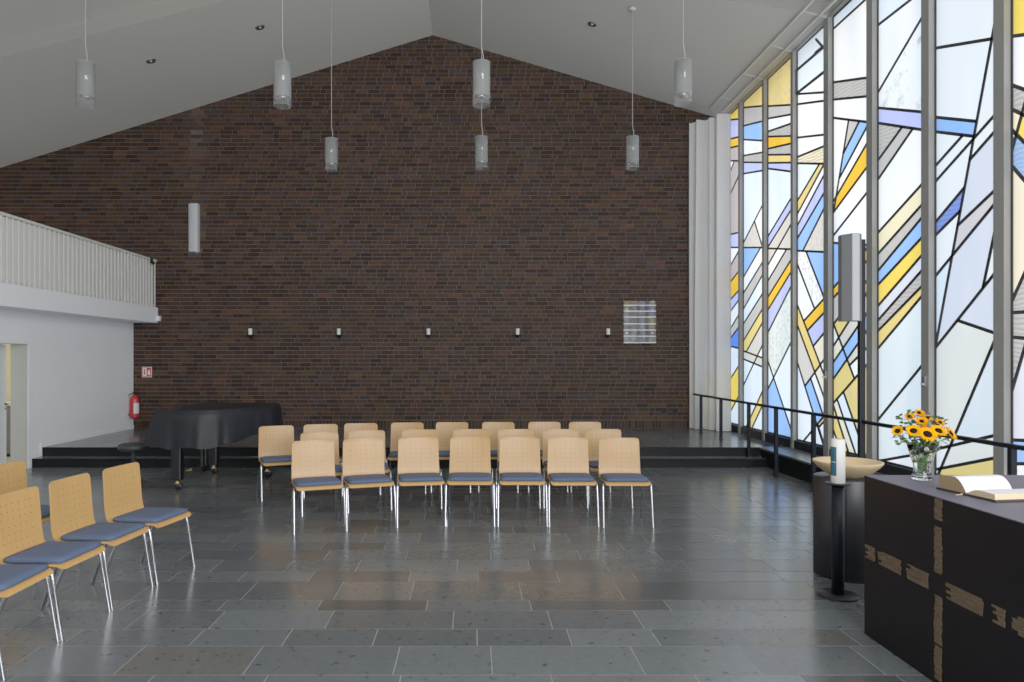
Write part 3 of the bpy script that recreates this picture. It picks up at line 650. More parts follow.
MB().box((0, -.005, 0), (.085, .01, .085)).build('plate', M['white'], s, bevel=.003)
MB().lathe([(.028, 0), (.028, .005), (.02, .005), (.02, .001), (0, .001)], 16, (0, -.01, 0), rot=Matrix.Rotation(R(90), 3, 'X')).build('outlet', M['panel'], s)
# ================================================================ WALL CANDLES, PICTURE
ordn = ['leftmost', 'second from the left', 'middle', 'fourth from the left', 'rightmost']
for i, px in enumerate((252.5, 340.3, 429.3, 517.8, 607.6)):
    X = (px - VX) / 51.07
    hd = empty('candle_bracket', (X - .01, DW, 2.09), 0, 'black wall candle bracket, %s of five on the brick wall' % ordn[i], 'candle holder', 'candle brackets in a row on the brick wall')
    MB().lathe([(0, -.025), (.03, -.025), (.075, .0), (.078, .012), (.07, .008), (.03, -.01), (0, -.01)], 20, (0, -.11, 0)).build('dish', M['black'], hd)
    MB().tube([(0, -.11, -.02), (0, -.06, -.045), (0, -.005, -.045)], .012, 8).box((0, -.008, -.045), (.07, .014, .09)).build('arm', M['black'], hd)
    cd = empty('candle', (X - .01, DW - .11, 2.08), 0, 'short white candle standing in the %s wall bracket' % ordn[i], 'candle', 'white candles on the brick wall')
    MB().lathe([(0, 0), (.034, 0), (.035, .004), (.035, .138), (.031, .142), (0, .139)], 18).build('candle_body', M['wax'], cd)
    MB().tube([(0, 0, .138), (0, 0, .152)], .0025, 6).build('wick', M['black'], cd)
pc = empty('wall_picture', ((639.3 - VX) / 51.07, DW - .003, 1.94), 0, 'square glass panel with seven pale metal strips on the brick wall near the curtain', 'picture')
MB().box((0, -.035, .41), (.635, .008, .83)).build('glass_sheet', M['picture'], pc)
for yb_ in (305.5, 311.3, 317.2, 324, 330.1, 336.3, 342.6):
    MB().box((0, -.044, 1.65 + (358 - yb_) / 51.07 - 1.94), (.63, .012, .018)).build('metal_strip', M['sign_white'], pc)
MB().box((-.25, -.016, .2), (.03, .031, .03)).box((.25, -.016, .2), (.03, .031, .03)).box((-.25, -.016, .65), (.03, .031, .03)).box((.25, -.016, .65), (.03, .031, .03)).build('standoff', M['steel'], pc)
# ================================================================ CURTAIN
cr = empty('curtain_rail', (0, 0, 0), 0, 'pair of slim pale curtain rails under the sloping ceiling along the windows', 'curtain rail')
for xr in (4.52, 4.747):
    MB().span((xr - .015, 1.0, roof_z(xr) - .035), (xr + .015, 13.6, roof_z(xr) - .010)).build('rail', M['rail_white'], cr)
for k in range(1, 9):
    yk = dn(k) + .05
    xa, xb = 4.52, XM
    mb = MB(); za, zb = roof_z(xa), roof_z(xb)
    mb.add([(xa, yk - .02, za - .008), (xb, yk - .02, zb - .008), (xb, yk + .02, zb - .008), (xa, yk + .02, za - .008), (xa, yk - .02, za), (xb, yk - .02, zb), (xb, yk + .02, zb), (xa, yk + .02, za)],
           [(0, 1, 2, 3), (0, 4, 5, 1), (2, 6, 7, 3), (0, 3, 7, 4), (1, 5, 6, 2), (4, 7, 6, 5)])
    mb.build('cross_bracket', M['rail_white'], cr)
mb = MB(); nu, nv = 150, 14; vs = []
p0, p1, p2 = Vector((4.17, 13.84)), Vector((4.55, 13.72)), Vector((4.755, 13.26))
for jv in range(nv + 1):
    f = jv / nv; z = ST + .012 + f * (6.21 - ST - .012)
    for iu in range(nu + 1):
        t = iu / nu
        b = p0 * (1 - t) ** 2 + p1 * 2 * t * (1 - t) + p2 * t * t
        tg = ((p1 - p0) * (1 - t) + (p2 - p1) * t).normalized(); nn = Vector((-tg.y, tg.x))
        amp = .095 * (1 - .25 * f) * (1 + .5 * math.sin(9 * t + .6)) * min(1, 8 * t + .3)
        ph = 2 * math.pi * 3.3 * t + .5 * math.sin(2.2 * f + 7 * t)
        o = nn * amp * (math.sin(ph) + .25 * math.sin(2 * ph + .7)) + tg * .018 * math.cos(2 * ph)
        b = b + o
        vs.append((max(4.10 if b.y > 13.68 else 4.24, min(b.x, 4.83)), min(b.y, DW - .03), z))
fs = [(jv * (nu + 1) + iu, jv * (nu + 1) + iu + 1, (jv + 1) * (nu + 1) + iu + 1, (jv + 1) * (nu + 1) + iu) for jv in range(nv) for iu in range(nu)]
mb.add(vs, fs, 0, True)
tag(mb.build('curtain', M['curtain']), 'tall white curtain drawn together in folds in the corner by the windows', 'curtain')
# ================================================================ PENDANT LAMPS, DOWNLIGHTS
def make_pendant():
    t = empty('pendant_lamp')
    MB().lathe([(.1, .02), (.1, .50), (.097, .50), (.097, .02), (.1, .02)], 28).build('glass_shade', M['shade_clear'], t)
    MB().lathe([(.0955, .12), (.0955, .495), (.094, .495), (.094, .12)], 28).build('frosted_sleeve', M['shade_frost'], t)
    MB().lathe([(0, .50), (.099, .50), (.099, .508), (.02, .512), (0, .512)], 24).build('top_cap', M['shade_frost'], t)
    MB().lathe([(0, .42), (.05, .42), (.052, .5), (0, .5)], 20, (.02, 0, 0)).build('lamp_socket', M['sign_white'], t)
    MB().lathe([(0, .10), (.02, .09), (.045, .10), (.055, .13), (.04, .16), (.02, .2), (0, .2)], 20).build('reflector_bulb', M['chrome'], t)
    return t
proto = None
n8 = ['leftmost of the large near row', 'second from the left in the near row', 'third of the near row, above a farther one', 'rightmost of the near row, beside the windows']
n11 = ['leftmost of the three small far ones', 'small, directly below the third near one', 'rightmost of the three small far ones']
specs = [(on_depth(85.5, 108, 8.1), n8[0]), (on_depth(282.5, 108.5, 8.1), n8[1]), (on_depth(481.5, 107.5, 8.1), n8[2]), (on_depth(683.3, 106, 8.1), n8[3]),
         (on_depth(331.5, 172, 11.0), n11[0]), (on_depth(481.5, 170, 11.0), n11[1]), (on_depth(632.5, 170, 11.0), n11[2])]
first = make_pendant()
for i, (p, lab) in enumerate(specs):
    o = first if i == 0 else copy_tree(first)
    o.location = p; tag(o, 'glass cylinder pendant lamp, ' + lab, 'pendant lamp', 'glass cylinder pendant lamps')
PEND = [o for o in bpy.data.objects if o.name.startswith('pendant_lamp')]
for o in PEND:
    p = o.location; y = p.y; x = p.x
    top = roof_z(x) + (UP if y < (lf(x) if x < AX else rf(x)) else 0) - p.z
    MB().tube([(.012, 0, .508), (.02, 0, .58), (.0, 0, .70), (0, 0, top - .02)], .0045, 6).build('cord', M['cord'], o)
    MB().lathe([(0, top - .03), (.05, top - .03), (.05, top), (0, top)], 14).build('ceiling_rose', M['rail_white'], o)
for X, Y, lab in ((-5.34, 11.86, 'recessed ceiling downlight at far left of the sloping ceiling'), (-3.53, 11.85, 'recessed ceiling downlight between two pendant cords on the left slope'), (1.97, 11.82, 'recessed ceiling downlight on the right slope of the ceiling')):
    sl = math.atan(.307) if X < AX else -math.atan(.291)
    o = empty('ceiling_downlight', (X, Y, roof_z(X) - .001), 0, lab, 'downlight', 'recessed ceiling downlights'); o.rotation_euler = (0, -sl, 0)
    MB().lathe([(.035, -.004), (.075, -.008), (.08, 0), (.035, 0)], 24).build('trim_ring', M['steel'], o)
    MB().lathe([(0, -.001), (.035, -.002)], 20).build('recess', M['black'], o)
    MB().lathe([(0, -.012), (.018, -.012), (.02, -.003), (0, -.003)], 16).build('bulb', M['sign_white'], o)
# ================================================================ CHAIRS
def smooth_path(pts, n):
    pts = [Vector(p) for p in pts]; out = []
    for i in range(len(pts) - 1):
        p0, p1, p2, p3 = pts[max(i - 1, 0)], pts[i], pts[i + 1], pts[min(i + 2, len(pts) - 1)]
        for k in range(n):
            t = k / n
            out.append(.5 * ((2 * p1) + (p2 - p0) * t + (2 * p0 - 5 * p1 + 4 * p2 - p3) * t * t + (3 * p1 - p0 - 3 * p2 + p3) * t ** 3))
    out.append(pts[-1]); return out
def shell(path, wfun, th, bow, name, mat, parent, roundend, flip=False):
    """ply sheet following a side profile (y,z); roundend: which end has rounded corners"""
    mb = MB(); nu = 14; N = len(path); vs_t, vs_b = [], []; uv = []
    L = [0]
    for i in range(1, N): L.append(L[-1] + (path[i] - path[i - 1]).length)
    T = L[-1]
    for i, p in enumerate(path):
        t = (path[min(i + 1, N - 1)] - path[max(i - 1, 0)]).normalized(); n = Vector((-t.y, t.x))
        w = wfun(L[i] / T)
        e = (T - L[i]) if roundend == 1 else L[i]
        r = .030
        if e < r: w -= r - math.sqrt(max(0, r * r - (r - e) ** 2))
        for k in range(nu + 1):
            u = -1 + 2 * k / nu; x = u * w; bo = bow * (u * u) * (L[i] / T if roundend == 1 else .4)
            a = p + n * (th / 2 + bo); b = p + n * (-th / 2 + bo)
            vs_t.append((x, a.x, a.y)); vs_b.append((x, b.x, b.y)); uv.append((1.04 + x, T - L[i] if roundend == 1 else L[i]))
    W = nu + 1; ft = [(i * W + k, i * W + k + 1, (i + 1) * W + k + 1, (i + 1) * W + k) for i in range(N - 1) for k in range(nu)]
    mb.add(vs_t, ft, 0, True, uvs=uv); mb.add(vs_b, [tuple(reversed(f)) for f in ft], 0, True, uvs=uv)
    rim = [k for k in range(W)] + [i * W + nu for i in range(1, N)] + [(N - 1) * W + k for k in range(nu - 1, -1, -1)] + [i * W for i in range(N - 2, 0, -1)]
    nr = len(rim); mb.add([vs_t[i] for i in rim] + [vs_b[i] for i in rim], [(i, nr + i, nr + (i + 1) % nr, (i + 1) % nr) for i in range(nr)], 1)
    return mb.build(name, [mat, M['wood']], parent)
def make_chair():
    t = empty('stacking_chair')
    seatp = smooth_path([(-.242, .405), (-.228, .424), (-.19, .434), (-.05, .428), (.08, .424), (.135, .431)], 5)
    backp = smooth_path([(.135, .431), (.166, .447), (.184, .485), (.196, .56), (.209, .69), (.224, .822)], 6)
    shell(seatp, lambda s: .222 - .004 * s, .013, .0, 'seat', M['wood'], t, 0)
    shell(backp, lambda s: .216 - .010 * s, .013, .012, 'backrest', M['wood_holes'], t, 1)
    # pad
    mb = MB(); nu, nv = 12, 10; vs = []
    for layer in range(2):
        for jv in range(nv + 1):
            for iu in range(nu + 1):
                u, v = -1 + 2 * iu / nu, -1 + 2 * jv / nv
                # squircle mapping to round corners
                uu = u * (1 - .045 * v ** 8); vv = v * (1 - .045 * u ** 8)
                edge = max(abs(u), abs(v)) ** 10
                x = uu * (.213 if layer == 0 else .211); y = -.045 + vv * .187
                zb = .438 if vv < -.1 else .436
                z = zb + (.036 - .010 * edge + .003 * math.cos(u * 1.5) if layer else .0 + .006 * edge)
                vs.append((x, y, z))
    W = nu + 1; NV = W * (nv + 1)
    fs = [tuple(reversed((j_ * W + i_, j_ * W + i_ + 1, (j_ + 1) * W + i_ + 1, (j_ + 1) * W + i_))) for j_ in range(nv) for i_ in range(nu)]
    fs += [tuple(NV + i for i in reversed(f)) for f in fs]
    rim = [k for k in range(W)] + [i * W + nu for i in range(1, nv + 1)] + [nv * W + k for k in range(nu - 1, -1, -1)] + [i * W for i in range(nv - 1, 0, -1)]
    nr = len(rim); fs += [(rim[i], rim[(i + 1) % nr], NV + rim[(i + 1) % nr], NV + rim[i]) for i in range(nr)]
    mb.add(vs, fs, 0, True); mb.build('seat_pad', M['pad'], t)
    r = .0115
    for s in (-1, 1):
        pts = smooth_path([(s * .240, -.255, .0), (s * .239, -.235, .12), (s * .236, -.195, .36), (s * .230, -.175, .41), (s * .20, -.15, .412), (s * .15, -.13, .410)], 5)
        MB().tube([(p.x, p.y, p.z) for p in pts], r, 10).build('leg', M['chrome'], t)
        pts = smooth_path([(s * .232, .205, .0), (s * .222, .15, .14), (s * .205, .055, .37), (s * .19, .03, .405), (s * .15, .01, .408)], 5)
        MB().tube([(p.x, p.y, p.z) for p in pts], r, 10).build('leg', M['chrome'], t)
    MB().tube([(-.15, -.13, .408), (-.15, .09, .405)], .010, 8).tube([(.15, -.13, .408), (.15, .09, .405)], .010, 8).tube([(-.15, -.02, .404), (.15, -.02, .404)], .009, 8).build('under_frame', M['black'], t)
    for s in (-1, 1): MB().box((s * .246, -.165, .385), (.014, .03, .018)).build('row_link', M['black'], t)
    return t
chair = make_chair(); first_used = [False]
def place_chair(x, y, rz, label, group):
    o = chair if not first_used[0] else copy_tree(chair)
    first_used[0] = True
    o.location = (x, y, 0); o.rotation_euler = (0, 0, rz); tag(o, label, 'chair', group)
O8 = ['leftmost', 'second from the left', 'third from the left', 'fourth from the left', 'fifth from the left', 'sixth from the left', 'seventh from the left', 'rightmost']
def onames(n): return [O8[i] if i < n - 1 else 'rightmost' for i in range(n)]
# front row: (X, depth of front feet, turn)
rowA = [(-1.53, 6.98, 21), (-1.055, 7.12, 19), (-.535, 7.22, 9), (-.03, 7.25, 0), (.487, 7.25, 0), (.985, 7.22, 0), (1.512, 7.2, 0)]
for (x, y, a), nme in zip(rowA, onames(7)):
    place_chair(x, y, R(a), 'light wood chair, blue pad, %s in the front row' % nme, 'chairs in the front row facing the camera')
rowB = [(-1.635, 7.75, 20), (-1.17, 7.95, 12), (-.60, 8.05, 4), (-.02, 8.1, 0), (.497, 8.1, 0), (1.02, 8.1, 0), (1.512, 8.1, 0)]
for (x, y, a), nme in zip(rowB, onames(7)):
    place_chair(x, y, R(a), 'light wood chair, blue pad, %s in the middle row' % nme, 'chairs in the middle row facing the camera')
rowC = [(-2.31, 8.53, 25), (-1.85, 8.72, 14), (-1.39, 8.85, 8), (-.83, 8.95, 3), (-.27, 9.0, 0), (.32, 9.02, -2), (.925, 9.05, 0), (1.45, 9.05, 0)]
for (x, y, a), nme in zip(rowC, onames(8)):
    place_chair(x, y, R(a), 'light wood chair, blue pad, %s in the rear row' % nme, 'chairs in the rear row facing the camera')
LL = [(-2.50, 5.47, 'farthest in the left side row', 80), (-2.59, 4.945, 'second farthest in the left side row', 84), (-2.63, 4.42, 'third farthest in the left side row', 86), (-2.662, 3.907, 'nearest the camera in the left side row', 90)]
for x, y, nme, a in LL:
    place_chair(x, y, R(a), 'light wood chair, blue pad, ' + nme, 'chairs in the side row at left')
place_chair(-3.46, 5.57, R(82), 'light wood chair half hidden behind the side row at far left', 'chairs in the second side row')
# ================================================================ GRAND PIANO
pn = empty('grand_piano', (0, 0, 0), 0, 'black grand piano on casters beneath a black cover by the stage', 'piano')
fp = [(-3.90, 8.86), (-3.55, 8.86), (-3.15, 9.02), (-2.90, 9.42), (-2.76, 9.75), (-2.78, 10.15), (-2.95, 10.33), (-3.90, 10.33)]
MB().prism(fp, .66, .98).build('case', M['lacquer'], pn, bevel=.01)
MB().span((-4.02, 8.88, .63), (-3.90, 10.31, .78)).build('keybed', M['lacquer'], pn, bevel=.01)
for (x, y) in ((-3.70, 8.95), (-3.70, 10.2), (-2.85, 9.9)):
    lg = MB().prism([(x - .06, y - .06), (x + .06, y - .06), (x + .06, y + .06), (x - .06, y + .06)], .12, .67).build('leg', M['lacquer'], pn, bevel=.01)
    MB().lathe([(0, -.02), (.045, -.02), (.045, .02), (0, .02)], 18, (x + .02, y, .045), rot=Matrix.Rotation(R(90), 3, 'X')).build('caster_wheel', M['black'], lg)
    MB().tube([(x, y, .07), (x, y, .13)], .02, 10).box((x + .01, y, .085), (.07, .065, .012)).build('caster_fork', M['brass'], lg)
MB().tube([(-3.62, 9.55, .68), (-3.62, 9.55, .18)], .02, 8).tube([(-3.62, 9.68, .68), (-3.62, 9.68, .18)], .02, 8).box((-3.65, 9.615, .17), (.14, .3, .07)).build('pedal_lyre', M['lacquer'], pn)
for dy in (-.08, 0, .08): MB().box((-3.76, 9.615 + dy, .15), (.14, .03, .012)).build('pedal', M['brass'], pn, bevel=.004)
# cover
foot = [(-3.92, 8.83), (-3.75, 8.825), (-3.5, 8.83), (-3.25, 8.9), (-3.08, 9.05), (-2.93, 9.28), (-2.81, 9.55), (-2.72, 9.8), (-2.73, 10.1), (-2.8, 10.3), (-2.95, 10.37), (-3.3, 10.38), (-3.7, 10.38), (-3.92, 10.37), (-3.94, 9.9), (-3.94, 9.3)]
P = [Vector(p).to_3d() for p in foot]
ring = smooth_path(P + [P[0]], 8)[:-1]; NR = len(ring)
cx, cy = -3.35, 9.6
mb = MB(); vs = []
NL = 12
for l in range(NL + 1):
    f = l / NL
    for i, p in enumerate(ring):
        out = Vector((p.x - cx, p.y - cy, 0)).normalized()
        q = p.copy()
        left = max(0, min(1, (-3.78 - p.x) / .15))      # keyboard end: cover slopes outwards over the keys
        right = max(0, min(1, (p.x + 3.2) / .6))
        z0 = .992; zb = .535 + .19 * right + .012 * math.sin(i * .5) + (.02 if left else 0)
        fold = (math.sin(i * .42) * .5 + math.sin(i * .97 + 1.2) * .35 + math.sin(i * 1.7) * .15)
        z = z0 - (z0 - zb) * f
        rr = min(1, f * 6)
        z -= .0
        q += out * (.015 * rr + .022 * f * (1 + fold))
        q.x -= left * .13 * f ** .8
        if f == 0: q -= out * .012
        vs.append((q.x, q.y, z - (.008 if f == 0 else 0) * -1))
fs = [(l * NR + i, l * NR + (i + 1) % NR, (l + 1) * NR + (i + 1) % NR, (l + 1) * NR + i) for l in range(NL) for i in range(NR)]
mb.add(vs, [tuple(reversed(f)) for f in fs], 0, True)
mb.add(vs[:NR], [tuple(range(NR))], 0, False)
cv = mb.build('piano_cover', M['cover'])
tag(cv, 'black cloth cover draped over the grand piano', 'cover')
st = empty('piano_stool', (-4.345, 9.15, 0), 0, 'black round piano stool at the keyboard end of the covered piano', 'stool')
MB().lathe([(0, .47), (.15, .47), (.18, .48), (.19, .51), (.18, .545), (.14, .56), (0, .565)], 28).build('seat', M['black_cloth'], st)
MB().tube([(0, 0, .06), (0, 0, .475)], .022, 12).build('column', M['black'], st)
for i in range(5):
    a = i * 2 * math.pi / 5 + .3
    MB().tube([(0, 0, .09), (.12 * math.cos(a), .12 * math.sin(a), .075), (.25 * math.cos(a), .25 * math.sin(a), .012)], [.018, .016, .012], 8).build('foot', M['black'], st)
MB().tube([(.0, 0, .44), (.12, -.08, .43)], .007, 6).build('height_lever', M['black'], st)
# ================================================================ ALTAR
AXL, AF, AH = 2.342, 4.282, .949
AN, AXR = 2.93, 3.30
al = empty('altar', ((AXL + AXR) / 2, (AF + AN) / 2, 0), 0, 'large dark block altar inlaid with a cross of pale brick', 'altar')
ox, oy = al.location.x, al.location.y
MB().span((AXL - ox, AN - oy, 0), (AXR - ox, AF - oy, AH - .004)).build('block', M['altar'], al, bevel=.003)
MB().span((AXL - ox, AN - oy, AH - .004), (AXR - ox, AF - oy, AH)).build('top_slab', M['altar_top'], al)
def inlay(y0, y1, z0, z1, vertical):
    mb = MB(); q = random.Random(int(y0 * 1000 + z0 * 777))
    z = z0
    while z < z1 - .002:                         # ragged courses of brick end grain
        hh = min(q.uniform(.009, .018), z1 - z); a = q.uniform(0, .012); b = q.uniform(0, .012)
        if not (vertical) and q.random() < .25: b += .03
        mb.span((AXL - ox - .0025, y0 + a - oy, z), (AXL - ox + .01, y1 - b - oy, z + hh - .0012)); z += hh
    mb.build('brick_inlay', M['inlay'], al)
for z0, z1 in ((.836, .944), (.567, .801), (.212, .454), (.03, .200)): inlay(3.566, 3.632, z0, z1, True)
for ya, yb in ((4.162, 4.273), (3.908, 4.134), (3.672, 3.863), (3.277, 3.543), (3.142, 3.229), (2.97, 3.107)): inlay(ya, yb, .462, .542, False)
# open book
bk = empty('open_book', (2.504, 3.632, AH), R(8.5), 'large open book with dark cover lying on the altar', 'book')
L, wL, wR = .285, .188, .172         # local x along the spine, y across (positive is away from the camera)
def block(sign, w, hgt, name, bulge, edge):
    mb = MB(); n = 12; top = []
    for i in range(n + 1):
        t = i / n; yy = sign * (.006 + t * (w - .016)); z = .012 + hgt * (math.sin(min(1, t * 2.2) * math.pi / 2) ** .8) * (1 - bulge * max(0, t - .45) ** 1.4) + .004
        top.append((yy, z))
    prof = top + [(sign * (w - .008), .012), (sign * .004, .012)]
    m_ = len(prof)
    vs = [(.006, y, z) for y, z in prof] + [(L - .006, y, z) for y, z in prof]
    for i in range(m_):
        jn = (i + 1) % m_; mb.add([vs[i], vs[jn], vs[m_ + jn], vs[m_ + i]], [(0, 1, 2, 3)], 0 if i < n else 1, i < n)
    mb.add(vs[:m_], [tuple(range(m_))], 1); mb.add(vs[m_:], [tuple(range(m_))], 1)
    return mb.build(name, [M['paper'], edge], bk)
block(1, wL, .070, 'page_block', .45, M['gilt']); block(-1, wR, .026, 'page_block', .3, M['gilt2'])
mb = MB().span((0, .006, 0), (L, wL + .006, .011)).span((0, -wR - .004, 0), (L, -.006, .011)).span((0, -.01, 0), (L, .01, .008)).build('cover', M['leather'], bk, bevel=.003)
MB().span((-.006, .02, .004), (.0, .028, .0085)).span((-.035, .022, .0015), (.0, .030, .004)).build('ribbon', M['gilt2'], bk)
# vase with flowers
VP = Vector((2.594, 4.13, AH))
vz = empty('glass_vase', VP, 0, 'clear glass vase holding sunflowers on the altar', 'vase')
outer = [(0, 0), (.050, 0), (.056, .006), (.052, .02), (.043, .05), (.045, .08), (.055, .12), (.068, .16), (.079, .205)]
inner = [(.076, .205), (.064, .16), (.051, .12), (.041, .08), (.039, .05), (.044, .028), (0, .022)]
MB().lathe(outer + inner, 32).build('vase_body', M['vase'], vz)
MB().lathe([(0, .0225), (.0435, .0285), (.0385, .05), (.0405, .08), (.0475, .11), (0, .11)], 24).build('water', M['water'], vz)
S = 172.7
flowers = [  # zoom px u, v (642 px over 80), radius px, facing tilt (x, up), depth offset, label
    (265, 235, 66, (.05, .45), -.075, 'big sunflower facing the room at the front of the bouquet', 1),
    (178, 212, 52, (-.25, .5), -.05, 'sunflower left of the biggest one at front of bouquet', 1),
    (375, 212, 56, (.2, .6), -.05, 'sunflower right of the biggest one at front of bouquet', 1),
    (505, 240, 60, (.9, .35), -.01, 'sunflower at the right edge of the bouquet turned sideways', 1),
    (85, 218, 42, (-.9, .4), -.01, 'sunflower at the left edge of the bouquet seen sideways', 1),
    (290, 78, 40, (.1, .8), .03, 'topmost small yellow flower of the bouquet', 0),
    (205, 108, 36, (-.3, .8), .02, 'small yellow flower at upper left of the bouquet', 0),
    (268, 140, 44, (0, .7), -.02, 'small yellow flower above the biggest sunflower', 0),
    (360, 118, 34, (.2, .8), .03, 'small orange flower right of the bouquet top', 0),
    (432, 152, 38, (.4, .8), .0, 'small orange flower at upper right of the bouquet', 0),
    (320, 170, 40, (.1, .7), .04, 'small yellow flower in the middle of the bouquet behind the front sunflowers', 0)]
def face(dirv): return Vector(dirv).normalized().to_track_quat('Z', 'Y').to_matrix()
for (u, v, r_, tilt, dy, lab, big) in flowers:
    c = Vector((VP.x + (885 + u / 8.025 - 921) / S, VP.y + dy, AH + (480.5 - (405 + v / 8.025)) / S))
    r = r_ / 8.025 / S * 1.12
    nrm = Vector((tilt[0] - .2, -.8, tilt[1] + .28)); Rm = face(nrm)
    fo = empty('sunflower' if big else 'small_yellow_flower', c, 0, lab, 'flower', 'flowers in the glass vase')
    q = random.Random(u); mb = MB()
    for ringn in range(2):
        np_ = 17 if big else 13
        for i in range(np_):
            a = 2 * math.pi * (i + .5 * ringn) / np_ + q.uniform(-.08, .08); Lp = r * q.uniform(.88, 1.08); w = r * .17; r0 = r * .3
            lift = (.10 + .12 * ringn) * r + q.uniform(-.03, .06) * r
            pts = []
            for (t, ww, zz) in ((0, .5, 0), (.35, 1, .5), (.7, .8, .9), (1, .02, .7)):
                for s in (-1, 1):
                    rad = r0 + (Lp - r0) * t
                    p = Vector((rad * math.cos(a) - s * ww * w * math.sin(a), rad * math.sin(a) + s * ww * w * math.cos(a), lift * zz))
                    pts.append(Rm @ p)
            mb.add(pts, [(0, 1, 3, 2), (2, 3, 5, 4), (4, 5, 7, 6)], 0, True)
    mb.build('petals', M['petal'] if big else M['petal2'], fo)
    k = .44 if big else .34
    MB().lathe([(0, -.008), (r * k, -.004), (r * k * 1.02, .004), (r * k * .7, .010), (0, .008)], 18, rot=Rm).build('flower_disc', M['disc'], fo)
    end = Vector((VP.x + q.uniform(-.018, .018), VP.y + q.uniform(-.018, .018), AH + .034)) - c
    neck = Vector((VP.x + (c.x - VP.x) * .42, VP.y + (c.y - VP.y) * .42, AH + .20)) - c
    st0 = -(Rm @ Vector((0, 0, 1))) * .012
    pts = smooth_path([st0, st0 + Vector((0, .01, -.02)), neck, (neck + end) / 2, end], 4)
    MB().tube(pts, .0032 if big else .0022, 6).build('stem', M['stem'], fo)
    mb = MB()
    for i in range(18):                            # leaves and sepals along the stem
        p = pts[2 + i % 9]; a = q.uniform(0, 6.28); Ls = .05 * q.uniform(.7, 1.15)
        d1 = Vector((math.cos(a), math.sin(a), q.uniform(-.5, .4))).normalized(); sd = d1.cross(Vector((0, 0, 1))).normalized() * Ls * .27
        mb.add([p, p + d1 * Ls * .45 + sd, p + d1 * Ls + Vector((0, 0, -.008)), p + d1 * Ls * .45 - sd], [(0, 1, 2, 3)], 0)
    for i in range(9):
        a = 2 * math.pi * i / 9; p1 = Rm @ Vector((r * .55 * math.cos(a), r * .55 * math.sin(a), -.004)); p2 = Rm @ Vector((r * .25 * math.cos(a + .4), r * .25 * math.sin(a + .4), -.01)); p3 = Rm @ Vector((r * .25 * math.cos(a - .4), r * .25 * math.sin(a - .4), -.01))
        mb.add([p3, p1, p2], [(0, 1, 2)], 0)
    mb.build('leaves', M['leaf'], fo)
sprigs = [(128, 112, 'leafy green sprig at upper left of the bouquet'), (204, 68, 'green bud sprig sticking up at the left of the bouquet top'), (485, 150, 'leafy sprig at the far right top of the bouquet'), (400, 92, 'green sprig right of the topmost flower'),
          (100, 310, 'drooping leaf sprig hanging at lower left of the bouquet'), (410, 370, 'leaf sprig hanging over the right rim of the vase'), (455, 112, 'reddish tipped sprig above the right flowers'), (235, 180, 'leafy sprig in the middle left of the bouquet')]
for (u, v, lab) in sprigs:
    c = Vector((VP.x + (885 + u / 8.025 - 921) / S, VP.y + (-.02 if v > 250 else .03), AH + (480.5 - (405 + v / 8.025)) / S))
    so = empty('leaf_sprig', c, 0, lab, 'foliage', 'green sprigs in the glass vase'); q = random.Random(u * 3)
    neck = Vector((VP.x + (c.x - VP.x) * .45, VP.y + (c.y - VP.y) * .4, AH + .215)) - c; end = Vector((VP.x, VP.y, AH + .04)) - c
    pts = smooth_path([Vector((0, 0, 0)), neck * .4 + Vector((0, 0, .02)), neck, end], 5)
    MB().tube(pts, .0018, 5).build('stem', M['stem'], so)
    mb = MB()
    for i in range(12):
        p = pts[min(len(pts) - 1, i // 2)] + Vector((q.uniform(-.01, .01), q.uniform(-.01, .01), q.uniform(-.008, .008))); a = q.uniform(0, 6.28); Ls = q.uniform(.018, .036)
        d1 = Vector((math.cos(a), math.sin(a) * .7, q.uniform(-.4, .6))).normalized(); sd = d1.cross(Vector((.2, 1, .3))).normalized() * Ls * .3
        mb.add([p, p + d1 * Ls * .5 + sd, p + d1 * Ls, p + d1 * Ls * .5 - sd], [(0, 1, 2, 3)], 0)
    mb.build('leaves', M['leaf'], so)
# ================================================================ FONT, BOWL, CANDLE
FX, FY = 2.86, 5.46
fn = empty('baptismal_font', (FX, FY, 0), 0, 'dark metal drum pedestal standing behind the altar candle', 'font')
n = 40; mb = MB()
MB().lathe([(0, 0), (.234, 0), (.238, .004), (.238, .741), (.233, .747), (0, .747)], 48).build('drum', M['drum'], fn)
MB().box((-.117, -.2045, .373), (.006, .008, .735), rot=Matrix.Rotation(R(-30), 3, 'Z')).build('seam', M['black'], fn)
bw = empty('font_bowl', (FX, FY, .747), 0, 'wide shallow pale wooden bowl resting on the dark drum', 'bowl')
MB().lathe([(0, 0), (.10, 0), (.12, .006), (.18, .045), (.225, .085), (.243, .108), (.243, .118), (.230, .120), (.205, .102), (.15, .06), (.08, .03), (0, .026)], 48).build('bowl_body', M['bowl'], bw)
CX, CY = 2.53, 4.957
cs = empty('candle_stand', (CX, CY, 0), 0, 'slim black floor stand carrying the tall white candle', 'candle stand')
MB().lathe([(0, 0), (.132, 0), (.134, .003), (.134, .012), (.13, .016), (0, .016)], 40).build('base_disc', M['black'], cs)
MB().lathe([(0, .016), (.04, .016), (.04, .775), (0, .775)], 28).build('column', M['rail'], cs)
MB().lathe([(0, .775), (.08, .775), (.084, .779), (.084, .784), (.08, .786), (0, .784)], 36).build('drip_plate', M['black'], cs)
ca = empty('altar_candle', (CX, CY, .785), 0, 'thick white candle with a blue green emblem beside the altar', 'candle')
MB().lathe([(0, 0), (.044, 0), (.046, .003), (.046, .297), (.042, .303), (.02, .298), (0, .297)], 32).build('candle_body', M['wax'], ca)
MB().tube([(0, 0, .295), (.002, 0, .312)], .002, 6).build('wick', M['black'], ca)
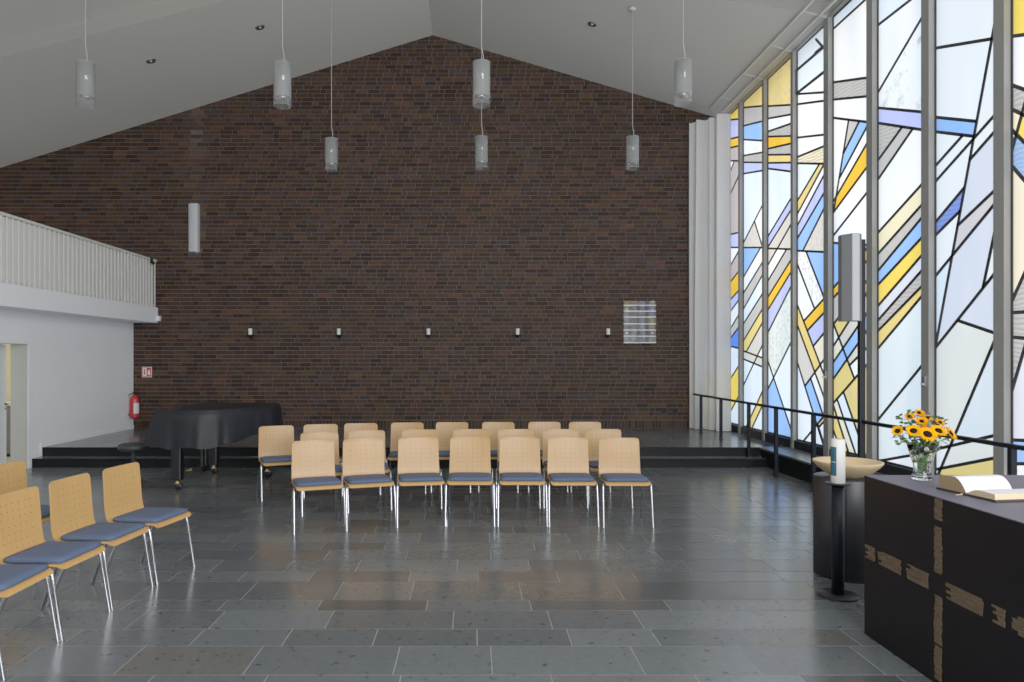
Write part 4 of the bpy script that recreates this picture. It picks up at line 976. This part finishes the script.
def patch(a0, a1, z0, z1, r, name, mat):
    mb = MB(); n = 8; vs = []
    for i in range(n + 1):
        a = R(a0 + (a1 - a0) * i / n); vs += [(r * math.cos(a), r * math.sin(a), z0), (r * math.cos(a), r * math.sin(a), z1)]
    mb.add(vs, [(2 * i, 2 * i + 2, 2 * i + 3, 2 * i + 1) for i in range(n)], 0, True); return mb.build(name, mat, ca)
va = 270 - math.degrees(math.atan2(-CX, CY)) * -1   # direction of the candle face towards the middle of the room
patch(165, 232, .052, .252, .0464, 'emblem', M['teal']); patch(150, 175, .052, .252, .0466, 'emblem_edge', M['emblem_green'])
patch(180, 228, .146, .149, .0467, 'emblem_line', M['wax'])
# ================================================================ LIGHT
def area(name, loc, rot, sx, sy, power, col):
    l = bpy.data.lights.new(name, 'AREA'); l.shape = 'RECTANGLE'; l.size = sx; l.size_y = sy; l.energy = power; l.color = col
    o = bpy.data.objects.new(name, l); COL.objects.link(o); o.location = loc; o.rotation_euler = rot; return o
area('daylight_outside', (6.0, 6.2, 3.6), (0, R(90), 0), 8.0, 18.0, 900, (1.0, .985, .97))
area('added_rear_fill', (2.4, YB + 1.4, 3.2), (R(90), 0, R(32)), 4.5, 5.0, 1120, (.95, .97, 1.0))  # unseen fill light added behind the camera to brighten room and left wall
pt = bpy.data.lights.new('side_room_lamp', 'POINT'); pt.energy = 35; pt.shadow_soft_size = .2; pt.color = (1, .9, .68)
po = bpy.data.objects.new('side_room_lamp', pt); COL.objects.link(po); po.location = (-8.0, 10.8, 2.1)
w = bpy.data.worlds.new('sky'); scene.world = w; w.use_nodes = True
bg = w.node_tree.nodes['Background']; bg.inputs[0].default_value = (.75, .85, 1, 1); bg.inputs[1].default_value = .6
# ================================================================ CAMERA
cam = bpy.data.cameras.new('camera'); co = bpy.data.objects.new('camera', cam); COL.objects.link(co)
co.location = (0, 0, H); co.rotation_euler = (R(90), 0, 0)
cam.sensor_width = 36; cam.lens = F / 1024 * 36; cam.shift_x = (512 - VX) / 1024; cam.shift_y = (VY - 341) / 1024; cam.clip_start = .05
scene.camera = co
scene.view_settings.view_transform = 'Standard'
scene.view_settings.exposure = -.80
scene.view_settings.gamma = 1.4
scene.cycles.max_bounces = 10
scene.cycles.diffuse_bounces = 5
scene.cycles.transparent_max_bounces = 12
scene.cycles.sample_clamp_indirect = 6
scene.cycles.use_denoising = True
